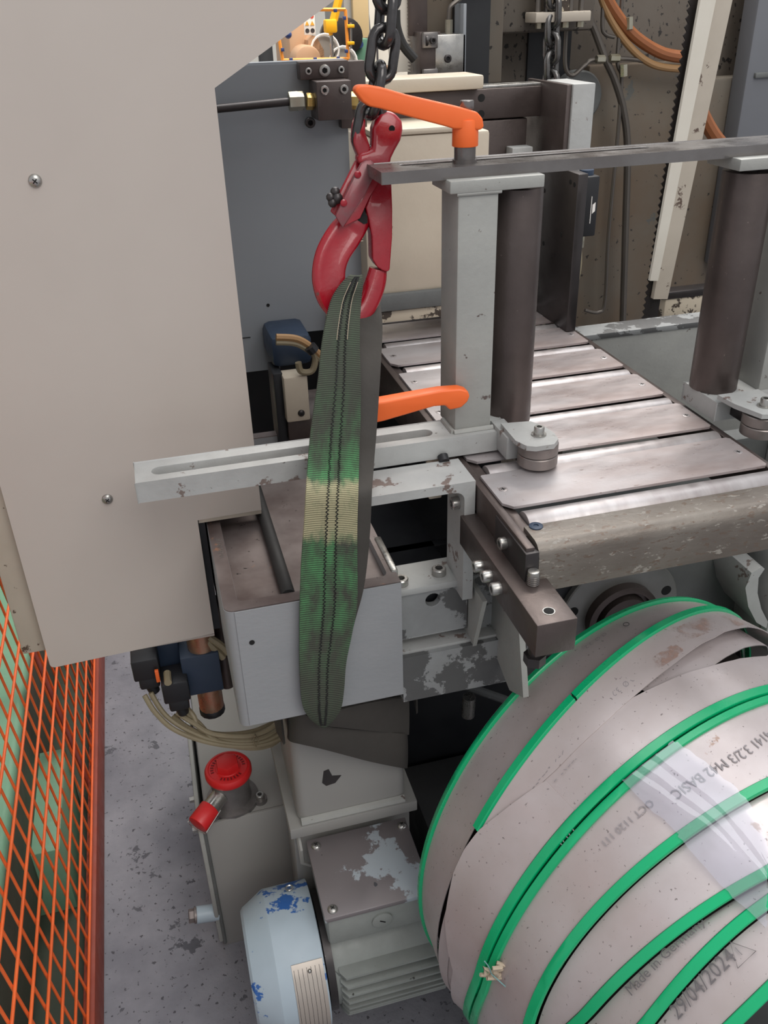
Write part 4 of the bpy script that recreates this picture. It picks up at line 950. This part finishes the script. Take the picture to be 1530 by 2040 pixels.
o, P = ribbon(rows, 'sling_green', 'front_strand', t, label='green ribbed front strand with a pale worn patch')
for u in (.40, .585):
    n = len(P); j = u*10; pts = []
    for i in range(2, n-4):
        a = P[i][int(j)].lerp(P[i][int(j)+1], j-int(j)); c = P[i+1][int(j)].lerp(P[i+1][int(j)+1], j-int(j))
        for s_ in range(3):
            p = a.lerp(c, s_/3); k = i*3+s_; p = p+Vector((.0014*(1 if k % 2 else -1), -.0003, 0)); pts.append(p)
    part('stitching', B().tube(pts, .0008, 5), 'black_rubber', t)
    pts2 = [P[i][int(j)].lerp(P[i][int(j)+1], j-int(j))+Vector((.0022 if u > .5 else -.0022, -.0005, 0)) for i in range(8, 28)]
    part('pale_thread', B().tube(pts2, .0004, 5), 'twine', t)
ribbon([(600, 715, 757, 1.050), (650, 690, 762, 1.020), (740, 690, 758, .976), (850, 690, 751, .958), (900, 690, 747, .947), (940, 690, 744, .931), (980, 690, 741, .9025), (1050, 685, 738, .8995), (1120, 680, 732, .8985), (1180, 670, 723, .8975), (1250, 660, 704, .8965), (1330, 650, 688, .8955), (1420, 640, 672, .8955)], 'sling_dark', 'back_strand', t, bulge=.003, label='dark back strand')
# choke loop around the pedestal, just under the beam
lo = [(-1, 573, 1437, 1472, .985), (0, 580, 1428, 1478, .955), (1, 600, 1420, 1483, .938), (2, 640, 1444, 1492, .930), (3, 690, 1452, 1505, .940), (4, 740, 1456, 1518, .955), (5, 800, 1462, 1530, .968), (6, 812, 1462, 1530, .985)]
g0, g1 = [], []
for _, x, yt, yb, Yd in lo: g0.append(at(x, yt, Y=Yd)); g1.append(at(x, yb, Y=Yd))
g0 = smooth(g0, 6); g1 = smooth(g1, 6)
G = [[a.lerp(c, k/6)+Vector((0, -.003*math.sin(PI*k/6), 0)) for k in range(7)] for a, c in zip(g0, g1)]
part('choke_loop', B().grid(G, [[(0, .004, 0)]*7 for _ in G]), 'sling_dark', t, 'dark loop choked round the pedestal', sharp=60)
g0 = smooth([at(x, y, Y=Yd) for x, y, Yd in ((655, 1420, .905), (700, 1408, .925), (760, 1396, .95), (815, 1390, .975))], 6)
g1 = smooth([at(x, y, Y=Yd) for x, y, Yd in ((645, 1446, .915), (700, 1452, .935), (760, 1458, .955), (815, 1464, .98))], 6)
G = [[a.lerp(c, k/5)+Vector((0, -.002*math.sin(PI*k/5), 0)) for k in range(6)] for a, c in zip(g0, g1)]
part('choke_return', B().grid(G, [[(0, .004, 0)]*6 for _ in G]), 'sling_dark', t, sharp=60)
gb = [[Vector((x, y, z)) for z in (.60, .63, .66)] for x, y in ((.292, .975), (.296, 1.0), (.296, 1.15), (.28, 1.185), (.10, 1.185), (.08, 1.16), (.079, 1.0), (.085, .97))]
part('choke_back', B().grid(gb, [[(.003, .003, 0)]*3 for _ in gb]), 'sling_dark', t)

# ================================================================== coiled saw blades
RG = [(.5783, .9017, .4214, .2974, .0221, .3518), (.5666, .8547, .4417, .4033, -.0652, .3585), (.5850, .8000, .4300, .4100, -.1800, .3575), (.6034, .7383, .4187, .4141, -.3045, .3590),
      (.6442, .6750, .4143, .3609, -.3138, .3595), (.6576, .6379, .4035, .4181, -.2502, .3599), (.6851, .5797, .3897, .3752, -.2624, .3601), (.7130, .5215, .3760, .3752, -.2624, .3601)]
# the loops are not flat circles: sideways bow along each one (angle range, cubic)
BOW = {2: (-1.76, -.10, (-.0025, .0333, .0479, .0217)), 3: (-1.43, -.04, (.0181, .1247, .1604, .0512)), 4: (-1.16, -.39, (-.0158, .0361, .0664, .0217)), 5: (-1.08, -.53, (-.0964, -.1444, -.0508, .0005))}
def bow(k, th):
    if k not in BOW: return np.zeros_like(th)
    lo, hi, pf = BOW[k]; q = (th+PI) % (2*PI)-PI; c = np.clip(q, lo, hi); out = np.abs(q-c)
    return np.polyval(pf, c)*np.where(out < 1.0, .5+.5*np.cos(PI*np.minimum(out, 1.0)), 0.0)
def ringpt(k, th, dr):
    cx, cy, cz, az, el, R = RG[k]; a = np.array([math.sin(az)*math.cos(el), -math.cos(az)*math.cos(el), math.sin(el)])
    u = np.cross(a, [0, 0, 1.0]); u /= np.linalg.norm(u); v = np.cross(a, u); th = np.asarray(th, dtype=float)
    return np.array([cx, cy, cz])+(R+dr)*(np.cos(th)[..., None]*u+np.sin(th)[..., None]*v)+a*bow(k, th)[..., None]
def surf(s, th, dr=0.0):
    s = min(max(s, 0), len(RG)-1.0001); k = int(s); f = s-k
    return ringpt(k, th, dr)*(1-f)+ringpt(k+1, th, dr)*f
_S = np.linspace(0, 6.5, 326); _T = np.radians(np.arange(-200, 81, .5)); _G = np.stack([surf(s, _T) for s in _S]); _PX = proj(_G)
_C = np.stack([np.array([np.interp(s, range(8), [r[i] for r in RG]) for i in range(3)]) for s in _S])
_VIS = ((_G-_C[:, None])*(CAM-_G)).sum(-1) > 0
def inv(x, y):
    d = ((_PX-np.array([x, y]))**2).sum(-1); d[~_VIS] = 1e12; i, j = np.unravel_index(d.argmin(), d.shape); return _S[i], _T[j]
t = thing('saw_blade_coil', 'coil of wide pale steel saw blades with green edge guards', 'saw blades', (.63, .75, .03))
NT = 150; TH = np.linspace(-PI, PI, NT+1)
def strip(sf0, sf1, d0, d1, dr0, dr1, m, name, th=TH, nw=5, thick=.0014, label=None):
    """steel strip between edge functions s0(theta), s1(theta) shifted by metres d0, d1"""
    G = []; Tn = []
    for q in th:
        a, c = sf0(q) if callable(sf0) else sf0, sf1(q) if callable(sf1) else sf1
        A = surf(a, q, dr0(q) if callable(dr0) else dr0); C_ = surf(c, q, dr1(q) if callable(dr1) else dr1); ax = (surf(min(c+.3, 7), q)-surf(max(a-.3, 0), q)); ax /= np.linalg.norm(ax)
        A = A+ax*d0; C_ = C_+ax*d1; row = []; cen = np.array([np.interp(a, range(8), [r[i] for r in RG]) for i in range(3)]); n = A-cen; n /= np.linalg.norm(n)
        for k in range(nw+1): row.append(Vector(A+(C_-A)*k/nw))
        G.append(row); Tn.append([Vector(-n*thick)]*(nw+1))
    return part(name, B().grid(G, Tn), m, t, label, sharp=60)
def guard(s, d0, d1, name='edge_guard', th=TH, dr=0.0, h=.0045):
    G = []
    for q in th:
        A = surf(s, q, dr); ax = surf(min(s+.4, 7), q)-surf(max(s-.4, 0), q); ax /= np.linalg.norm(ax)
        cen = np.array([np.interp(s, range(8), [r[i] for r in RG]) for i in range(3)]); n = A-cen; n -= ax*(n@ax); n /= np.linalg.norm(n)
        G.append([Vector(A+ax*d+n*e) for d, e in ((d0, -.003), (d0, h-.001), (d0+.001, h), (d1-.001, h), (d1, h-.001), (d1, -.003), (d0, -.003))])
    return part(name, B().grid(G), 'guard_green', t, None, sharp=45)
guard(0, 0, .0105)
_, tb_ = inv(1137, 1385); arc = TH
_, tc_ = inv(955, 1652)
guard(1, 0, .0115, th=np.linspace(-PI, tb_-.004, NT//2)); guard(1, 0, .0115, th=np.linspace(tb_+.004, tc_, NT//3))
guard(2, -.002, .0105); guard(2, .0135, .0235)
for k in (3, 4, 5, 6): guard(k, 0, .0125)
strip(0, 1, .0105, -.001, .001, -.004, 'blade_steel', 'steel_band')
# the second and third bands part towards the right, showing an inner loop
eA = sorted([inv(x, y)[::-1] for x, y in ((1040, 1600), (1110, 1530), (1200, 1443), (1276, 1378), (1335, 1330), (1392, 1296), (1439, 1272), (1486, 1262), (1528, 1264))])
eB = sorted([inv(x, y)[::-1] for x, y in ((1040, 1600), (1110, 1530), (1200, 1443), (1240, 1402), (1316, 1363), (1373, 1340), (1414, 1325), (1467, 1310), (1528, 1305))])
eC = sorted([inv(x, y)[::-1] for x, y in ((1316, 1368), (1414, 1325), (1448, 1302), (1486, 1283), (1528, 1278))])
fI = lambda e: (lambda q: float(np.interp(q, [v[0] for v in e], [v[1] for v in e])))
tw_ = inv(1276, 1378)[1]
strip(1, fI(eA), .0115, 0, .001, lambda q: .001+.010*min(1, max(0, (tw_-q)/.35)), 'blade_steel', 'steel_band')
strip(fI(eB), 2, 0, -.003, -.0006, 0, 'blade_steel', 'steel_band')
# the third band laps over the second green guard lower down
eD = sorted([inv(x, y)[::-1] for x, y in ((1085, 1555), (1040, 1590), (1000, 1620), (960, 1652), (932, 1690), (910, 1737), (897, 1790), (893, 1830), (899, 1890), (910, 1929))])
thD = np.linspace(eD[0][0], eD[-1][0]+.35, 60)
strip(fI(eD), 2, 0, -.003, lambda q: .0062*min(1, max(0, (q-eD[0][0])/.12)), .0015, 'blade_steel', 'lapped_band', thD)
thC = np.linspace(eC[0][0]-.25, eC[-1][0]+.05, 40)
strip(lambda q: fI(eA)(q)-.25, fI(eC), 0, 0, -.010, -.006, 'blade_steel', 'inner_loop', thC)
guard(1.75, 0, .009, 'inner_edge_guard', np.linspace(eC[0][0]-.5, eC[0][0]+.25, 20), -.03)
strip(2, 3, .0235, -.0005, -.001, .001, 'blade_steel', 'steel_band')
strip(3, 4, .0145, -.0005, -.006, .001, 'blade_steel', 'steel_band')
strip(4, 5, .0145, -.0005, -.006, .001, 'blade_steel', 'steel_band')
strip(5, 6, .0145, -.0005, -.006, .001, 'blade_steel', 'steel_band')
strip(0.05, 1, 0, 0, -.014, -.014, 'blade_steel_shaded', 'inner_band'); strip(1, 2, 0, 0, -.045, -.045, 'blade_steel_shaded', 'inner_band'); strip(2, 6, 0, 0, -.016, -.016, 'blade_steel_shaded', 'inner_band', nw=12)
strip(lambda q: 0, lambda q: 0.0, -.010, .002, -.004, -.004, 'blade_steel', 'steel_band', nw=2)
def on_coil(x, y, flip=False, dr=.0016, sc=1.0):
    s0, t0 = inv(x, y); wd = np.linalg.norm(surf(s0+.2, t0)-surf(s0-.2, t0))/.4; sg = -1 if flip else 1
    def fn(tx, ty):
        s = s0-sg*ty/wd; k = int(s); f = s-k
        return Vector(surf(s, t0-sg*tx/.355, (dr-.006+.007*f) if k >= 3 else dr))
    return fn
for txt, x, y, sz, fl in (('29/04/2024', 1350, 2034, .0205, False), ('Made in Germany', 1258, 1986, .0165, False), ('4141 3.2/3 M42 BASIC', 1533, 1428, .0165, True), ('OCT 1120 111', 1296, 1590, .0125, True), ('\u00d8 \u00d8  3.2', 1205, 1262, .011, True), ('\u00d8 \u00d8  3.2', 1262, 1345, .011, True), ('0 0 I', 1120, 1690, .014, False)):
    if x > 1530: continue
    text_part(txt, sz, on_coil(x, y, fl), 'ink_mid' if sz > .014 else 'ink_faint', t)
text_part('4141 3.2/3 M42 BASIC', .0165, on_coil(1524, 1455, True), 'ink_faint', t)
for x, y in ((1065, 1672), (1053, 1662), (1246, 1246), (1261, 1336)):
    f_ = on_coil(x, y); part('printed_logo', B().tube([f_(.0045*math.cos(k*PI/8), .0055*math.sin(k*PI/8)) for k in range(16)], .0005, 5, closed=True), 'ink', t)
for (x0, y0), n_ in (((975, 1700), 26), ((1085, 1580), 10), ((950, 1800), 18)):
    f_ = on_coil(x0, y0); dsh = B()
    for k in range(n_):
        if random.random() < .8:
            a_, l_ = f_(.0062*k, random.uniform(-.0012, .0012)), f_(.0062*k+random.uniform(.002, .0048), random.uniform(-.0012, .0012)); dsh.tube([a_, l_], .0004, 5)
    part('scuffed_print', dsh, 'ink_faint', t)
# warning triangle print
f_ = on_coil(1470, 1928); w_ = B(); tri = [(0, 0), (.026, 0), (.013, .022)]
w_.tube([f_(*p) for p in tri], .0006, 5, closed=True); w_.tube([f_(.013, .006), f_(.013, .015)], .0006, 5); part('warning_triangle', w_, 'ink_faint', t)
# rusty smear on the band behind the parting
def smear_mat():
    m = bpy.data.materials.new('rust_smear'); m.use_nodes = True; N = m.node_tree.nodes; L = m.node_tree.links; b_ = N['Principled BSDF']
    b_.inputs['Base Color'].default_value = lin((164, 134, 122)); b_.inputs['Roughness'].default_value = .6
    tc = N.new('ShaderNodeTexCoord'); n = N.new('ShaderNodeTexNoise'); n.inputs['Scale'].default_value = 55; n.inputs['Detail'].default_value = 8; n.inputs['Roughness'].default_value = .75
    L.new(tc.outputs['Object'], n.inputs['Vector'])
    gr = N.new('ShaderNodeTexNoise'); gr.inputs['Scale'].default_value = 9; L.new(tc.outputs['Object'], gr.inputs['Vector'])
    ad = N.new('ShaderNodeMath'); ad.operation = 'ADD'; L.new(n.outputs['Fac'], ad.inputs[0]); L.new(gr.outputs['Fac'], ad.inputs[1])
    r = N.new('ShaderNodeMapRange'); r.inputs[1].default_value = .96; r.inputs[2].default_value = 1.16; r.inputs[4].default_value = .8; L.new(ad.outputs[0], r.inputs[0]); L.new(r.outputs[0], b_.inputs['Alpha'])
    MATS['rust_smear'] = m
smear_mat()
def smear(Lq, Rq, n1=8, n2=20):
    G_ = []
    for i in range(n1+1):
        row = []
        for k in range(n2+1):
            f = k/n2*(len(Lq)-1); j = min(int(f), len(Lq)-2); a_ = Vector(Lq[j]).lerp(Vector(Lq[j+1]), f-j); c_ = Vector(Rq[j]).lerp(Vector(Rq[j+1]), f-j); p_ = a_.lerp(c_, i/n1)
            s_, t_ = inv(p_.x, p_.y); fr_ = min(1, max(0, (s_-1)/max(.05, fI(eA)(t_)-1))); row.append(Vector(surf(s_, t_, .0018+fr_*.010*min(1, max(0, (tw_-t_)/.35)))))
        G_.append(row)
    part('rust_stain', B().grid(G_), 'rust_smear', t, 'rust-coloured smear', sharp=80)
smear([(1335, 1258), (1380, 1240), (1430, 1232), (1475, 1240)], [(1350, 1290), (1400, 1276), (1440, 1262), (1480, 1258)])
smear([(1290, 1320), (1320, 1300), (1345, 1290)], [(1305, 1342), (1335, 1322), (1360, 1306)])
# clear film tape across the bands
Lp = [(1242, 1556), (1275, 1592), (1344, 1658), (1358, 1676), (1436, 1765), (1490, 1815), (1526, 1850)]; Rp = [(1340, 1480), (1360, 1492), (1430, 1545), (1482, 1594), (1510, 1640), (1526, 1680), (1529, 1700)]
LL = smooth([Vector((*p, 0)) for p in Lp], 5); RR = smooth([Vector((*p, 0)) for p in Rp], 5); G = []
for i, (a, c) in enumerate(zip(LL, RR)):
    row = []
    for k in range(25):
        p = a.lerp(c, k/24); s0, t0 = inv(p.x, p.y); row.append((s0, t0))
    G.append(row)
G = np.array(G)
for _ in range(3): G[1:-1, 1:-1] = (G[:-2, 1:-1]+G[2:, 1:-1]+G[1:-1, :-2]+G[1:-1, 2:]+G[1:-1, 1:-1])/5
GG = []
for i in range(len(G)):
    row = []
    for k in range(25):
        wv = .0014*math.exp(-((k-9-i*.22)/.9)**2)+.0016*math.exp(-((k-15-i*.12)/.8)**2)+.0012*math.exp(-((k-4-i*.35)/.8)**2)
        row.append(Vector(surf(G[i, k, 0], G[i, k, 1], .0062+wv)))
    GG.append(row)
part('clear_tape', B().grid(GG), 'clear_film', t, 'wrinkled clear plastic tape', sharp=80)
# knotted twine tied round the green guards
s0, t0 = inv(992, 1930); p = Vector(surf(s0, t0, .012)); kn = B()
for k in range(9): q = p+Vector((random.uniform(-.010, .014), random.uniform(-.006, .006), random.uniform(-.008, .012))); kn.tube([q, q+Vector((random.uniform(-.012, .016), random.uniform(-.006, .003), random.uniform(-.006, .014))), q+Vector((random.uniform(-.01, .02), random.uniform(-.008, .003), random.uniform(-.012, .012)))], [.0028, .004, .0018], 6, sub=3) if False else kn.tube([q, q+Vector((random.uniform(-.008, .012), random.uniform(-.005, .002), random.uniform(-.006, .010))), q+Vector((random.uniform(-.008, .016), random.uniform(-.006, .002), random.uniform(-.008, .012)))], .0026, 6)
part('twine_knot', kn, 'twine', t, 'frayed pale twine knot')
part('thread_end', B().tube([p, p+Vector((.012, -.01, -.012)), p+Vector((.024, -.014, -.030))], .0008, 5, sub=3).tube([p, p+Vector((-.004, 0, .016)), p+Vector((-.010, 0, .030))], .0008, 5, sub=3), 'twine_blue', t)

# ---- supports under the coil
for k, (x, y) in enumerate(((.46, .72), (.82, .70))):
    solo('support_block', B().box(x-.05, x+.05, y-.28, y+.22, 0, .045, .004), 'dark_pan', ('left' if k == 0 else 'right')+' dark support block on the floor under the blade coil', 'support')

# ================================================================== fence and green machine at the left
t = thing('safety_fence', 'orange wire mesh safety fence along the concrete floor', 'fence', (-.28, 1.3, 0))
LEAN = .09
fx = lambda z: -.280-LEAN*z
part('bottom_rail', B().box(-.300, -.280, .30, 2.6, .0, .085, .002), 'fence_rail_shaded', t)
part('post', B().prism([(fx(.08)-.02, .08), (fx(.08)-.012, .08), (fx(1.25)-.012, 1.25), (fx(1.25)-.02, 1.25)], 'y', 1.50, 1.535), 'fence_rail_shaded', t)
part('top_rail', B().box(fx(1.25)-.03, fx(1.25), .30, 2.6, 1.24, 1.28, .002), 'fence_orange', t)
hw = None
for k in range(18):
    z = .098+.0655*k
    if hw is None: hw = part('horizontal_wire', B().cyl((fx(z), .30, z), (fx(z), 2.6, z), .0026, seg=8), 'fence_orange', t)
    else: dup(hw, t, (-LEAN*.0655*k, 0, .0655*k))
vw = None
for k in range(44):
    y = .42+.0495*k
    if vw is None: vw = part('vertical_wire', B().cyl((fx(.08)-.005, y, .08), (fx(1.25)-.005, y, 1.25), .0024, seg=8), 'fence_orange', t)
    else: dup(vw, t, (0, .0495*k, 0))
t = thing('green_machine_bed', 'light green machine bed standing behind the orange fence', 'machine', (-.6, 1.6, 0))
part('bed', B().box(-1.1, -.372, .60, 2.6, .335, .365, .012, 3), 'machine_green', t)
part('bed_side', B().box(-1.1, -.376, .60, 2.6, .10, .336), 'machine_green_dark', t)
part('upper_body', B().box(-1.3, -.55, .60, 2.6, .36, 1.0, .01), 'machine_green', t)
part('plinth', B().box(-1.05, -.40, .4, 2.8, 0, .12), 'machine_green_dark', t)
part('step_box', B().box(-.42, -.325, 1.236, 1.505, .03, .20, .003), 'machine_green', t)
part('floor_shade_sheet', B().box(-.40, -.303, .30, 2.5, .0, .03), 'machine_green_dark', t)  # dark sheet stands in for the shadow on the floor here
